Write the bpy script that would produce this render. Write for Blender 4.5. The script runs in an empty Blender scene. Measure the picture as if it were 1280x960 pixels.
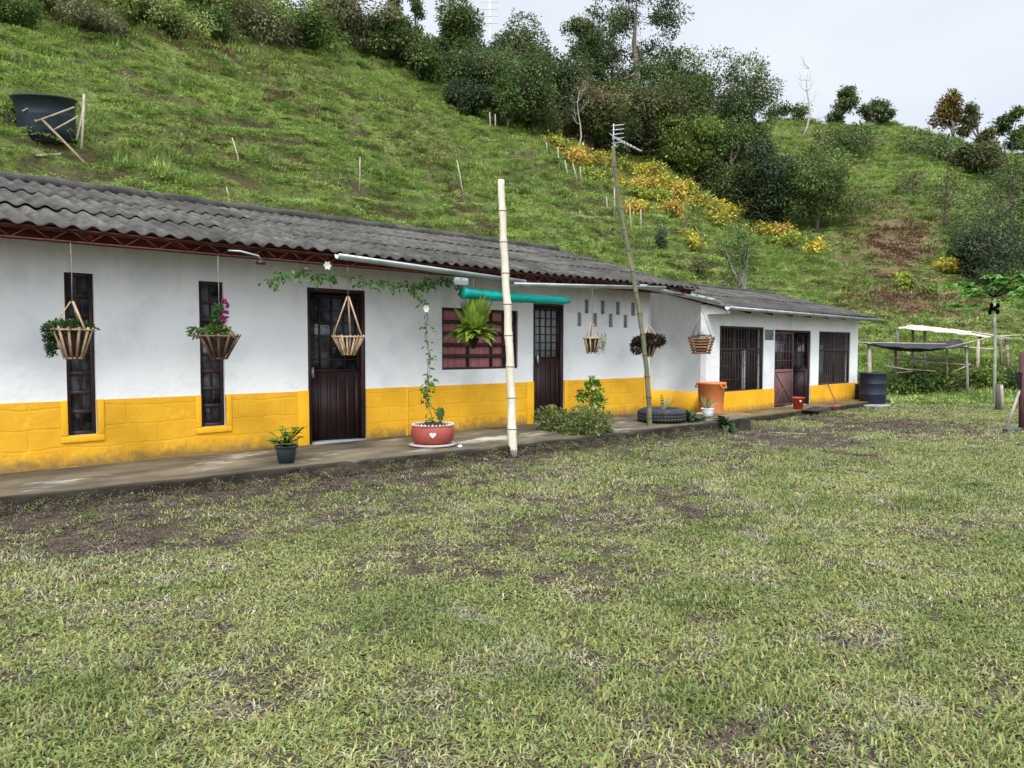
import bpy, math, random
import numpy as np
from mathutils import Vector, noise as mnoise
SC = bpy.context.scene
# ---------------------------------------------------------------- camera
FOC = 930.0; PIT = math.atan(43/930); TH = math.radians(47.2); CAMZ = 1.4
Rv = np.array([math.sin(TH), -math.cos(TH), 0.0]); Fh = np.array([math.cos(TH), math.sin(TH), 0.0])
Fv = Fh*math.cos(PIT)-np.array([0, 0, math.sin(PIT)]); Uv = Fh*math.sin(PIT)+np.array([0, 0, math.cos(PIT)])
CAM = np.array([0, 0, CAMZ])
cd = bpy.data.cameras.new('camera'); cam = bpy.data.objects.new('camera', cd); SC.collection.objects.link(cam)
cd.sensor_width = 36; cd.lens = FOC/1280*36; cd.clip_start = 0.05; cd.clip_end = 3000
cam.location = CAM; cam.rotation_euler = (math.pi/2-PIT, 0, TH-math.pi/2)
SC.camera = cam
# ---------------------------------------------------------------- sky: overcast, brighter overhead, Nishita underneath
SUN_EL, SUN_AZ = math.radians(48), math.radians(222)      # azimuth of the direction TOWARD the sun, measured from +X
w = bpy.data.worlds.new('World'); SC.world = w; w.use_nodes = True
nt = w.node_tree; N = nt.nodes; L = nt.links; N.clear()
out = N.new('ShaderNodeOutputWorld'); bg = N.new('ShaderNodeBackground'); bg.inputs[1].default_value = 0.1
sky = N.new('ShaderNodeTexSky'); sky.sky_type = 'NISHITA'; sky.sun_disc = False
sky.sun_elevation = SUN_EL; sky.sun_rotation = math.pi/2-SUN_AZ
tc = N.new('ShaderNodeTexCoord'); sep = N.new('ShaderNodeSeparateXYZ'); L.new(tc.outputs['Generated'], sep.inputs[0])
rmp = N.new('ShaderNodeMapRange'); rmp.inputs[1].default_value = .42; rmp.inputs[2].default_value = 1; rmp.interpolation_type = 'SMOOTHSTEP'
rmp.inputs[3].default_value = 7.2; rmp.inputs[4].default_value = 22.0; L.new(sep.outputs[2], rmp.inputs[0])
mp = N.new('ShaderNodeMapping'); mp.inputs['Scale'].default_value = (1.6, 1.6, 4.5); L.new(tc.outputs['Generated'], mp.inputs[0])
nz = N.new('ShaderNodeTexNoise'); nz.inputs['Scale'].default_value = 1.7; nz.inputs['Detail'].default_value = 4; nz.inputs['Roughness'].default_value = .45
L.new(mp.outputs[0], nz.inputs['Vector'])
cr = N.new('ShaderNodeValToRGB'); cr.color_ramp.elements[0].position = .3; cr.color_ramp.elements[0].color = (.78, .85, .96, 1)
cr.color_ramp.elements[1].position = .7; cr.color_ramp.elements[1].color = (.97, 1.0, 1.06, 1); L.new(nz.outputs[0], cr.inputs[0])
mul = N.new('ShaderNodeVectorMath'); mul.operation = 'SCALE'; L.new(cr.outputs[0], mul.inputs[0]); 
dotn = N.new('ShaderNodeVectorMath'); dotn.operation = 'DOT_PRODUCT'; L.new(tc.outputs['Generated'], dotn.inputs[0])
dotn.inputs[1].default_value = (math.cos(SUN_EL)*math.cos(SUN_AZ), math.cos(SUN_EL)*math.sin(SUN_AZ), math.sin(SUN_EL))
gl = N.new('ShaderNodeMapRange'); gl.interpolation_type = 'SMOOTHSTEP'; gl.inputs[1].default_value = .25; gl.inputs[2].default_value = 1; gl.inputs[3].default_value = 0; gl.inputs[4].default_value = 13; L.new(dotn.outputs['Value'], gl.inputs[0])
adg = N.new('ShaderNodeMath'); adg.operation = 'ADD'; L.new(rmp.outputs[0], adg.inputs[0]); L.new(gl.outputs[0], adg.inputs[1]); L.new(adg.outputs[0], mul.inputs['Scale'])
mx = N.new('ShaderNodeMix'); mx.data_type = 'RGBA'; mx.inputs[0].default_value = .92
L.new(sky.outputs[0], mx.inputs[6]); L.new(mul.outputs[0], mx.inputs[7])
L.new(mx.outputs[2], bg.inputs[0]); L.new(bg.outputs[0], out.inputs[0])
sd = bpy.data.lights.new('sun', 'SUN'); sd.energy = 1.5; sd.angle = math.radians(10); sd.color = (1, .96, .88)
so = bpy.data.objects.new('sun', sd); SC.collection.objects.link(so)
sdir = Vector((math.cos(SUN_EL)*math.cos(SUN_AZ), math.cos(SUN_EL)*math.sin(SUN_AZ), math.sin(SUN_EL)))
so.rotation_euler = sdir.to_track_quat('Z', 'Y').to_euler(); so.location = (0, -10, 30)
SC.view_settings.view_transform = 'Standard'; SC.view_settings.look = 'None'
SC.view_settings.exposure = 0.48; SC.view_settings.gamma = 1
SC.render.engine = 'CYCLES'
try:
    SC.cycles.max_bounces = 6; SC.cycles.transparent_max_bounces = 8
    SC.cycles.diffuse_bounces = 3; SC.cycles.glossy_bounces = 2
except Exception: pass
# ---------------------------------------------------------------- geometry helpers (pixels measured on the photograph -> points of real planes)
def ray(x, y): return Rv*(x-640)/FOC+Uv*(480-y)/FOC+Fv
def atY(x, y, Y): d = ray(x, y); return CAM+d*(Y/d[1])
def atX(x, y, X): d = ray(x, y); return CAM+d*(X/d[0])
def atZ(x, y, z): d = ray(x, y); return CAM+d*((z-CAMZ)/d[2])
rnd = random.Random(7); rg = np.random.default_rng(7)
def _h(ix, iy, s):
    n = (ix.astype(np.int64)*374761393+iy.astype(np.int64)*668265263+s*2147483+12345) & 0x7fffffff
    n = ((n ^ (n >> 13))*1274126177) & 0x7fffffff
    return ((n ^ (n >> 16)) & 0xffff)/65535.0
def vn(x, y, s=0):
    x = np.asarray(x, float); y = np.asarray(y, float)
    ix = np.floor(x); iy = np.floor(y); fx = x-ix; fy = y-iy; fx = fx*fx*(3-2*fx); fy = fy*fy*(3-2*fy)
    a = _h(ix, iy, s); b = _h(ix+1, iy, s); c = _h(ix, iy+1, s); d = _h(ix+1, iy+1, s)
    return a+(b-a)*fx+(c-a)*fy+(a-b-c+d)*fx*fy
def fbm(x, y, s=0, o=4):
    t = 0; a = .5; n = 0
    for i in range(o): t = t+a*vn(x*2**i+i*17.3, y*2**i-i*9.1, s+i); n += a; a *= .5
    return t/n
def sst(x, a, b): t = np.clip((x-a)/(b-a), 0, 1); return t*t*(3-2*t)
# terrain
_yy = np.linspace(0, 400, 2001)
_sl = sst(_yy, 13.6, 15.6)*(.75-.25*sst(_yy, 38, 46)-.3*sst(_yy, 58, 66)-.2*sst(_yy, 85, 100))
_zz = np.concatenate([[0], np.cumsum((_sl[1:]+_sl[:-1])/2)*.2])
def zleft(Y): return np.interp(Y, _yy, _zz)
TAB = [
 (640, [16, 19, 26, 34, 44, 52, 60, 85, 110], [-.0, .1, 3.4, 7.8, 13.3, 17, 20, 24, 25]),
 (800, [16, 23, 26, 34, 44, 56, 66, 85, 110], [-.15, 0, 1.15, 4.9, 9.5, 15, 19, 23.5, 22]),
 (960, [16, 28, 34, 44, 56, 68, 85, 100, 120], [-.15, 0, 1.9, 5.6, 10, 15, 27, 26, 20]),
 (1100, [16, 25, 30, 36, 44, 52, 60, 70, 85, 100, 120], [-.15, -.15, .8, 2.6, 5.75, 9.1, 12.8, 17.7, 26.2, 24, 19]),
 (1280, [16, 22, 28, 34, 42, 50, 60, 72, 84, 100, 120], [-.15, -.15, .4, 1.65, 3.75, 6.3, 10.2, 15.9, 22.6, 19, 14]),
 (1500, [16, 22, 28, 34, 42, 50, 60, 72, 84, 100, 120], [-.1, -.1, .4, 1.4, 3.2, 5.3, 8.2, 12.9, 16, 14, 9])]
_tt = np.linspace(0, 160, 801); _k = np.exp(-np.linspace(-2, 2, 13)**2); _k /= _k.sum()
_P = np.array([c[0] for c in TAB], float)
_T = []
for c in TAB:
    v = np.interp(_tt, c[1], c[2]); v = np.convolve(np.pad(v, 6, mode='edge'), _k, 'valid'); _T.append(v)
_T = np.array(_T)
def ztab(px, t):
    t = np.clip(t, 0, 159.9); i = np.clip(np.searchsorted(_P, px)-1, 0, len(_P)-2)
    u = np.clip((px-_P[i])/(_P[i+1]-_P[i]), 0, 1); u = u*u*(3-2*u)
    j = np.floor(t*5).astype(int); j = np.clip(j, 0, 799); fr = t*5-j
    a = _T[i, j]*(1-fr)+_T[i, j+1]*fr; b = _T[i+1, j]*(1-fr)+_T[i+1, j+1]*fr
    return a*(1-u)+b*u
def phase(X, Y, z):
    q = z/.80+2.6*fbm(X*.15, Y*.15, 5, 4)+.45*vn(X*.6, Y*.6, 8); return q-np.floor(q)
def zter(X, Y, rough=True):
    X = np.asarray(X, float); Y = np.asarray(Y, float)
    t = X*Fh[0]+Y*Fh[1]; u = X*Rv[0]+Y*Rv[1]
    px = np.where(t > .3, 640+930*u/np.maximum(t, .3), np.where(u > 0, 2000, -2000))
    px = np.clip(px, -2000, 2000)
    W = sst(px, 500, 690)
    lawn = -.15*sst(X, 8, 16)+.03*sst(Y, 5.7, 7.2)*(1-sst(X, 10.5, 13))
    z = (1-W)*np.maximum(zleft(Y), lawn)+W*np.where(t > 16, ztab(px, t), lawn)
    if rough:
        hill = sst(z, .3, 2.5)
        fr = phase(X, Y, z)
        z = z+hill*(1.25*(sst(fr, .0, .65)-fr)*(.3+1.2*vn(X*.3, Y*.3, 55))+.9*(fbm(X*.12, Y*.12, 3, 3)-.5)+.40*(fbm(X*.8, Y*.8, 4, 3)-.5)+.22*(vn(X*2.2, Y*2.2, 14)-.5))
        z = z+(1-hill)*.035*(fbm(X*.7, Y*.7, 9, 3)-.5)
    return z
def zt1(x, y): return float(zter(np.array([x]), np.array([y]))[0])
def hit(px, py, t0=8.0):
    d = ray(px, py); ts = np.arange(t0, 125, .05); P = CAM[None]+d[None]*ts[:, None]
    z = zter(P[:, 0], P[:, 1]); i = np.argmax(z > P[:, 2])
    if not (z > P[:, 2]).any(): i = len(ts)-1
    return np.array([P[i, 0], P[i, 1], z[i]])
def depth(p): return float(np.dot(np.asarray(p)-CAM, Fv))
# ---------------------------------------------------------------- materials
MATS = {}
def mat(name, c1, c2=None, scale=6, rough=.8, bump=0, bscale=None, metal=0, spec=.3, detail=5, ramp=(.35, .65), stretch=(1, 1, 1), attr=None, trans=0, c3=None, s3=1, r3=(.55, .7), coord='pos', brick=None, dirt=None):
    if name in MATS: return MATS[name]
    m = bpy.data.materials.new(name); m.use_nodes = True; nt = m.node_tree; N = nt.nodes; L = nt.links
    b = N['Principled BSDF']; b.inputs['Roughness'].default_value = rough; b.inputs['Metallic'].default_value = metal
    b.inputs['Specular IOR Level'].default_value = spec
    g = N.new('ShaderNodeNewGeometry'); mpn = N.new('ShaderNodeMapping'); mpn.inputs['Scale'].default_value = stretch
    if coord == 'pos': L.new(g.outputs['Position'], mpn.inputs[0])
    else:
        t = N.new('ShaderNodeTexCoord'); L.new(t.outputs['Object'], mpn.inputs[0])
    c2 = c2 or tuple(v*.82 for v in c1)
    n = N.new('ShaderNodeTexNoise'); n.inputs['Scale'].default_value = scale; n.inputs['Detail'].default_value = detail; n.inputs['Roughness'].default_value = .6
    L.new(mpn.outputs[0], n.inputs['Vector'])
    r = N.new('ShaderNodeValToRGB'); r.color_ramp.elements[0].position = ramp[0]; r.color_ramp.elements[1].position = ramp[1]
    r.color_ramp.elements[0].color = (*c1, 1); r.color_ramp.elements[1].color = (*c2, 1); L.new(n.outputs[0], r.inputs[0])
    col = r.outputs[0]
    def mixc(fac, a, bcol, mode='MIX'):
        x = N.new('ShaderNodeMix'); x.data_type = 'RGBA'; x.blend_type = mode
        if isinstance(fac, float): x.inputs[0].default_value = fac
        else: L.new(fac, x.inputs[0])
        L.new(a, x.inputs[6])
        if isinstance(bcol, tuple): x.inputs[7].default_value = (*bcol, 1)
        else: L.new(bcol, x.inputs[7])
        return x.outputs[2]
    if c3:
        n3 = N.new('ShaderNodeTexNoise'); n3.inputs['Scale'].default_value = s3; n3.inputs['Detail'].default_value = 6; n3.inputs['Roughness'].default_value = .65
        L.new(mpn.outputs[0], n3.inputs['Vector']); m3 = N.new('ShaderNodeMapRange'); m3.inputs[1].default_value = r3[0]; m3.inputs[2].default_value = r3[1]
        L.new(n3.outputs[0], m3.inputs[0]); col = mixc(m3.outputs[0], col, c3)
    if dirt:
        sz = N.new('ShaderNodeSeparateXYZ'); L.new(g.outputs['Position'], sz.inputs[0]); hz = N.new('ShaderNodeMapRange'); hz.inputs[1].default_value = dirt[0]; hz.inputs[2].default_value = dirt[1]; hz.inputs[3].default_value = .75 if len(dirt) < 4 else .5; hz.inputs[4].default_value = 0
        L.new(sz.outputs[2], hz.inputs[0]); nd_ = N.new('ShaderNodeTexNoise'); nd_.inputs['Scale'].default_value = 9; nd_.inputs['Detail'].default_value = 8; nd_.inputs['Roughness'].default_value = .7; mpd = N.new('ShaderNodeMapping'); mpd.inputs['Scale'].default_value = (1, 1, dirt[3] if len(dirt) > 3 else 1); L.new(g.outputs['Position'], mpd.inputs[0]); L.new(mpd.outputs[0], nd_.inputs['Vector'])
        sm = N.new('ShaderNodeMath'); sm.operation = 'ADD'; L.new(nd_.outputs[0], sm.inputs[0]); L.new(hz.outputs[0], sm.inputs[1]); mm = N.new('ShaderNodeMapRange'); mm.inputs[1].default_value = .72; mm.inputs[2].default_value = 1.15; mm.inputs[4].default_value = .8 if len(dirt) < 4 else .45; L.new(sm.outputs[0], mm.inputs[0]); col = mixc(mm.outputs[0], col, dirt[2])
    if attr:
        a = N.new('ShaderNodeAttribute'); a.attribute_name = 'tint'; col = mixc(float(attr), col, a.outputs['Color'], 'MULTIPLY')
    L.new(col, b.inputs['Base Color'])
    h = None
    if bump:
        nb = N.new('ShaderNodeTexNoise'); nb.inputs['Scale'].default_value = bscale or scale*6; nb.inputs['Detail'].default_value = 4
        L.new(mpn.outputs[0], nb.inputs['Vector']); bn = N.new('ShaderNodeBump'); bn.inputs['Strength'].default_value = min(1, bump); bn.inputs['Distance'].default_value = .02
        L.new(nb.outputs[0], bn.inputs['Height']); L.new(bn.outputs[0], b.inputs['Normal'])
        if brick:
            xz = N.new('ShaderNodeSeparateXYZ'); L.new(g.outputs['Position'], xz.inputs[0]); cb = N.new('ShaderNodeCombineXYZ')
            L.new(xz.outputs[0], cb.inputs[0]); L.new(xz.outputs[2], cb.inputs[1])
            nd = N.new('ShaderNodeTexNoise'); nd.inputs['Scale'].default_value = 2.2; L.new(mpn.outputs[0], nd.inputs['Vector'])
            ad = N.new('ShaderNodeVectorMath'); ad.operation = 'SCALE'; ad.inputs['Scale'].default_value = .09; L.new(nd.outputs['Color'], ad.inputs[0])
            ad2 = N.new('ShaderNodeVectorMath'); ad2.operation = 'ADD'; L.new(cb.outputs[0], ad2.inputs[0]); L.new(ad.outputs[0], ad2.inputs[1])
            bt = N.new('ShaderNodeTexBrick'); bt.inputs['Scale'].default_value = 1; bt.inputs['Brick Width'].default_value = brick[0]; bt.inputs['Row Height'].default_value = brick[1]
            bt.inputs['Mortar Size'].default_value = .012; bt.inputs['Mortar Smooth'].default_value = .6; L.new(ad2.outputs[0], bt.inputs['Vector'])
            b2 = N.new('ShaderNodeBump'); b2.invert = True; b2.inputs['Strength'].default_value = brick[2]; b2.inputs['Distance'].default_value = .02
            L.new(bt.outputs['Fac'], b2.inputs['Height']); L.new(bn.outputs[0], b2.inputs['Normal']); L.new(b2.outputs[0], b.inputs['Normal'])
    if trans:
        tr = N.new('ShaderNodeBsdfTranslucent'); L.new(col, tr.inputs[0]); ms = N.new('ShaderNodeMixShader'); ms.inputs[0].default_value = trans
        L.new(b.outputs[0], ms.inputs[1]); L.new(tr.outputs[0], ms.inputs[2]); L.new(ms.outputs[0], N['Material Output'].inputs[0])
    MATS[name] = m; return m
# ---------------------------------------------------------------- object helpers
def tag(o, label=None, cat=None, group=None, kind=None):
    if label: o['label'] = label
    if cat: o['category'] = cat
    if group: o['group'] = group
    if kind: o['kind'] = kind
    return o
WL = {}
def thing(name, loc, label, cat, group=None):
    o = bpy.data.objects.new(name, None); o.empty_display_size = .2; SC.collection.objects.link(o)
    o.location = [float(v) for v in loc]; WL[o] = np.array(o.location); return tag(o, label, cat, group)
class MB:
    def __init__(s): s.v = []; s.f = []; s.n = 0; s.tint = []; s.any_t = False
    def add(s, v, f, tint=None):
        v = np.asarray(v, float); s.v.append(v); s.f += [tuple(i+s.n for i in q) for q in f]; s.n += len(v)
        s.tint.append(np.ones((len(v), 3)) if tint is None else np.tile(np.asarray(tint, float), (len(v), 1)) if np.ndim(tint) == 1 else np.asarray(tint, float))
        if tint is not None: s.any_t = True
        return s
    def box(s, a, b, tint=None):
        x0, y0, z0 = [min(p, q) for p, q in zip(a, b)]; x1, y1, z1 = [max(p, q) for p, q in zip(a, b)]
        return s.add([(x0, y0, z0), (x1, y0, z0), (x1, y1, z0), (x0, y1, z0), (x0, y0, z1), (x1, y0, z1), (x1, y1, z1), (x0, y1, z1)],
            [(0, 3, 2, 1), (4, 5, 6, 7), (0, 1, 5, 4), (1, 2, 6, 5), (2, 3, 7, 6), (3, 0, 4, 7)], tint)
    def beam(s, p, q, w=.02, h=None, tint=None, up=(0, 0, 1)):
        h = h or w; p = np.asarray(p, float); q = np.asarray(q, float); d = q-p; d /= np.linalg.norm(d)
        up = np.asarray(up, float)
        if abs(d@up) > .97: up = np.array([0, 1., 0])
        a = np.cross(d, up); a /= np.linalg.norm(a); b = np.cross(a, d)
        c = [a*w/2*i+b*h/2*j for i, j in ((-1, -1), (1, -1), (1, 1), (-1, 1))]
        return s.add([p+k for k in c]+[q+k for k in c], [(0, 3, 2, 1), (4, 5, 6, 7), (0, 1, 5, 4), (1, 2, 6, 5), (2, 3, 7, 6), (3, 0, 4, 7)][:], tint)
    def tube(s, pts, rad, n=8, cap=True, tint=None):
        P = np.asarray(pts, float); m = len(P); rad = np.full(m, rad, float) if np.isscalar(rad) else np.asarray(rad, float)
        T = np.gradient(P, axis=0); T /= np.linalg.norm(T, axis=1)[:, None]+1e-9
        up = np.array([0, 0, 1.]) if abs(T[0, 2]) < .9 else np.array([1., 0, 0]); V = []
        for i in range(m):
            a = np.cross(T[i], up); a /= np.linalg.norm(a)+1e-9; b = np.cross(a, T[i]); up = b
            ang = np.arange(n)*2*np.pi/n; V.append(P[i]+rad[i]*(np.cos(ang)[:, None]*a+np.sin(ang)[:, None]*b))
        F = [(i*n+j, i*n+(j+1) % n, (i+1)*n+(j+1) % n, (i+1)*n+j) for i in range(m-1) for j in range(n)]
        if cap: F += [tuple(range(n))[::-1], tuple((m-1)*n+j for j in range(n))]
        return s.add(np.concatenate(V), F, tint)
    def lathe(s, c, prof, n=24, tint=None, cap0=False, cap1=False, wob=0):
        c = np.asarray(c, float); ang = np.arange(n)*2*np.pi/n; V = []
        for r, z in prof: V.append(np.stack([c[0]+r*(1+wob*np.sin(ang*3))*np.cos(ang), c[1]+r*(1+wob*np.cos(ang*2))*np.sin(ang), np.full(n, c[2]+z)], 1))
        m = len(prof); F = [(i*n+j, i*n+(j+1) % n, (i+1)*n+(j+1) % n, (i+1)*n+j) for i in range(m-1) for j in range(n)]
        if cap0: F.append(tuple(range(n))[::-1])
        if cap1: F.append(tuple((m-1)*n+j for j in range(n)))
        return s.add(np.concatenate(V), F, tint)
    def quads(s, Q, tint=None):       # Q: n x k x 3
        Q = np.asarray(Q, float); n, k = Q.shape[:2]
        F = (np.arange(n*k).reshape(n, k)).tolist()
        return s.add(Q.reshape(-1, 3), F, None if tint is None else np.repeat(np.asarray(tint, float), k, 0))
    def build(s, name, m, parent=None, smooth=False, bevel=0, origin=None):
        V = np.concatenate(s.v); me = bpy.data.meshes.new(name)
        if parent is not None: off = WL[parent]
        elif origin is not None: off = np.asarray(origin, float)
        else: off = np.array([(V[:, 0].min()+V[:, 0].max())/2, (V[:, 1].min()+V[:, 1].max())/2, V[:, 2].min()])
        nv = len(V); ln = np.fromiter((len(q) for q in s.f), int, len(s.f)); tot = int(ln.sum())
        me.vertices.add(nv); me.vertices.foreach_set('co', (V-off).astype(np.float32).ravel())
        me.loops.add(tot); me.loops.foreach_set('vertex_index', np.fromiter((i for q in s.f for i in q), np.int32, tot))
        me.polygons.add(len(ln)); me.polygons.foreach_set('loop_start', (np.cumsum(ln)-ln).astype(np.int32)); me.polygons.foreach_set('loop_total', ln.astype(np.int32))
        if smooth: me.polygons.foreach_set('use_smooth', np.ones(len(ln), bool))
        me.update(calc_edges=True); me.validate()
        if s.any_t:
            a = me.color_attributes.new('tint', 'FLOAT_COLOR', 'POINT'); T = np.concatenate(s.tint)
            a.data.foreach_set('color', np.concatenate([T, np.ones((nv, 1))], 1).astype(np.float32).ravel())
        me.materials.append(m)
        o = bpy.data.objects.new(name, me); SC.collection.objects.link(o)
        if parent is not None: o.parent = parent; WL[o] = WL[parent]
        else: o.location = off; WL[o] = off
        if bevel:
            bm = o.modifiers.new('bevel', 'BEVEL'); bm.width = bevel; bm.segments = 2; bm.limit_method = 'ANGLE'
        return o
def unit(a): return a/(np.linalg.norm(a, axis=-1, keepdims=True)+1e-9)
def leaves(mb, C, D, Nn, ln, wd, tint, fold=.15):
    """diamond leaves: base at C, pointing along D, facing Nn"""
    D = unit(D); S = unit(np.cross(D, Nn)); U_ = np.cross(S, D); ln = np.asarray(ln)[:, None]*np.ones((len(C), 1)); wd = np.asarray(wd)[:, None]*np.ones((len(C), 1))
    a = C; b = C+D*ln*.45+S*wd/2+U_*ln*fold*.5; t = C+D*ln-U_*ln*fold*.5; c = C+D*ln*.45-S*wd/2+U_*ln*fold*.5
    mb.quads(np.stack([a, b, t, c], 1), tint)
def rdir(n, g=rg): return unit(g.normal(size=(n, 3)))
def tints(n, lo=.6, hi=1.35, warm=.12, g=rg):
    b = g.uniform(lo, hi, n); wv = g.normal(0, warm, n)
    return np.clip(np.stack([b*(1+wv), b, b*(1-wv*.8)], 1), .05, 2.2)
# ================================================================ SETTING
# lawn bare patches: centre pixel, half sizes (pixels) -> metres on the lawn plane
PATCH = []
for px, py, rx, ry, s in [(120, 672, 85, 22, 1), (40, 650, 90, 12, .9), (250, 615, 240, 12, .8), (470, 600, 180, 10, .8), (700, 590, 120, 12, .35), (560, 700, 110, 24, .55), (840, 632, 90, 24, .8), (700, 655, 120, 22, .5), (450, 640, 150, 16, .5),
                          (990, 543, 120, 18, 1), (1110, 524, 110, 11, 1), (1180, 535, 70, 8, .6), (900, 575, 60, 12, .5), (615, 948, 30, 12, .9), (1240, 850, 60, 24, .45), (850, 835, 60, 18, .3), (1120, 590, 100, 8, .3), (300, 770, 90, 10, .2),
                          (490, 690, 70, 15, .4), (380, 585, 90, 6, .9), (740, 740, 80, 14, .4), (1000, 700, 60, 10, .25), (90, 900, 70, 9, .45), (500, 860, 60, 12, .3), (1050, 800, 70, 18, .4), (870, 770, 60, 14, .5)]:
    c = atZ(px, py, 0); a = atZ(px+rx, py, 0); b = atZ(px, py-ry, 0)
    PATCH.append((c[0], c[1], np.linalg.norm((a-c)[:2]), np.linalg.norm((b-c)[:2])*1.0, s))
def bare(X, Y):
    t = 0*X; n = fbm(X*1.9, Y*1.9, 31, 4); n2 = fbm(X*6, Y*6, 33, 3)
    for cx, cy, r1, r2, s in PATCH:
        dx = X-cx; dy = Y-cy; u = (dx*Rv[0]+dy*Rv[1])/r1; v = (dx*Fh[0]+dy*Fh[1])/r2
        d = np.sqrt(u*u+v*v)+(n-.5)*1.5+(n2-.5)*.6; t = np.maximum(t, s*(1-sst(d, .55, 1.15)))
    edge = np.clip((Y-5.6)/1.3, 0, 1)*(X < 12.5); t = np.maximum(t, edge*sst(n+.35*edge, .40, .66))
    t = np.maximum(t, .6*sst(fbm(X*.9, Y*.9, 77, 5), .55, .68))
    return np.clip(t, 0, 1)
# ---- ground: one polar sheet to the horizon
az = []
a = -math.pi
cols = np.unique(np.concatenate([np.linspace(-math.pi, math.pi, 181), np.linspace(-.75, .80, 760)]))
rads = np.concatenate([[.02], np.geomspace(.6, 12, 60), np.geomspace(12.1, 130, 420), np.geomspace(140, 2500, 22)])
A, Rr = np.meshgrid(-cols, rads); hd = math.atan2(Fh[1], Fh[0])
GX = Rr*np.cos(hd+A); GY = Rr*np.sin(hd+A); GZ = zter(GX, GY)
GZ = np.where(Rr > 125, GZ*0+np.minimum(GZ, 22), GZ)
nr, nc = GX.shape
V = np.stack([GX, GY, GZ], -1).reshape(-1, 3)
i0 = (np.arange(nr-1)[:, None]*nc+np.arange(nc-1)[None]).ravel()
F = np.stack([i0, i0+nc, i0+nc+1, i0+1], 1)
g = MB()
hillm = sst(GZ, .4, 2.0).ravel()
flat = V
hp = 640+930*(GX*Rv[0]+GY*Rv[1])/np.maximum(GX*Fh[0]+GY*Fh[1], .3); dt = GX*Fh[0]+GY*Fh[1]
brown = np.exp(-((hp-1110)/60)**2-((dt-51)/6)**2)+.8*np.exp(-((hp-1150)/90)**2-((dt-40)/4)**2)
brown = np.clip(brown*(.4+1.2*fbm(GX*.4, GY*.4, 12, 4)), 0, 1).ravel()
br = bare(GX, GY).ravel()*(1-hillm)
ph = phase(GX, GY, zter(GX, GY, False)); ris = (sst(ph, .05, .2)*(1-sst(ph, .38, .5))*sst(fbm(GX*.4, GY*.4, 66, 3), .4, .6)).ravel()[:, None]
c_l = np.array([.055, .050, .026]); c_s = np.array([.058, .040, .027]); c_h = np.array([.13, .165, .045]); c_b = np.array([.16, .105, .065])
col = (c_l*(1-br[:, None])+c_s*br[:, None])*(1-hillm[:, None])+hillm[:, None]*((c_h*(1-ris)+np.array([.075, .065, .03])*ris)*(1-brown[:, None])+c_b*brown[:, None])
g.add(flat, F.tolist(), col)
mg = mat('ground_mat', (1.25, 1.2, 1.1), (.6, .6, .62), scale=14, rough=.95, bump=.9, bscale=40, attr=1.0, c3=(.75, .68, .6), s3=3.1)
ground = tag(g.build('ground', mg, smooth=True, origin=(0, 0, 0)), kind='structure')
# ---- walkway slabs
PL = .17; ZA = -.03; YW = 8.83
mconc = mat('old_concrete', (.165, .132, .085), (.055, .047, .030), scale=1.7, rough=.85, bump=.5, bscale=30, c3=(.42, .39, .33), s3=1.5, r3=(.56, .66), stretch=(.55, 1.6, 1), detail=8, attr=1.0)
def slab(name, edge, yb, zt, zb, m):
    mb = MB(); n = len(edge)
    xs = np.array([e[0] for e in edge]); ys = np.array([e[1] for e in edge])
    X = np.arange(xs[0], xs[-1], .06); Ye = np.interp(X, xs, ys)+.05*(fbm(X*1.3, X*0, 3, 3)-.5)+.05*(fbm(X*5, X*0, 4, 3)-.5); n = len(X)
    rows = []
    for k, (dy, z) in enumerate([(0, zb), (.012, zt-.06), (.025, zt-.02), (.045, zt-.004), (.07, zt)]):
        rows.append(np.stack([X, Ye+dy-(.09*(fbm(X*5, X*0+k, 21, 4)-.5) if k < 4 else 0), z+0*X+(.03*(fbm(X*3, X*0+k*3, 8, 3)-.5) if 0 < k else 0)*(1 if k < 4 else .3)], 1))
    for u in np.linspace(.1, 1, 12):
        yy = Ye+.065+(yb-Ye-.065)*u; rows.append(np.stack([X, yy, zt+.012*(fbm(X*1.5, yy*1.5, 5, 3)-.5)*(1-u)], 1))
    V = np.concatenate(rows); F = [(r*n+i, r*n+i+1, (r+1)*n+i+1, (r+1)*n+i) for r in range(len(rows)-1) for i in range(n-1)]
    F += [tuple(r*n+n-1 for r in range(len(rows)))]
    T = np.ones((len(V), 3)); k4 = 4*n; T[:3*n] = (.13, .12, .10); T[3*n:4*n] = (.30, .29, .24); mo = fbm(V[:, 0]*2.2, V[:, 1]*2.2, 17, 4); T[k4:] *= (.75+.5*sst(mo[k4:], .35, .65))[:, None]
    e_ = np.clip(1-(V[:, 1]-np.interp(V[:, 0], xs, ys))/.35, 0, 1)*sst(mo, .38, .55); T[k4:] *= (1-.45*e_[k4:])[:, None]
    mb.add(V, F, T)
    return tag(mb.build(name, m, smooth=True), kind='structure')
slab('walkway', [(-5, 7.42), (1.05, 7.40), (3.5, 7.2), (6.6, 6.98), (11.2, 6.9), (12.35, 6.95), (12.7, 7.15)], YW+.05, PL, -.25, mconc)
mconc2 = mat('annex_concrete', (.20, .14, .065), (.075, .065, .030), scale=2.2, rough=.7, bump=.4, bscale=30, c3=(.30, .17, .06), s3=1.1, r3=(.5, .65), stretch=(.6, 1.3, 1), detail=7, attr=1.0)
slab('paved_step', [(12.75, 8.05), (14, 8.1), (17, 8.15), (22.6, 8.3)], 9.05, ZA, -.4, mconc2)
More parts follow.
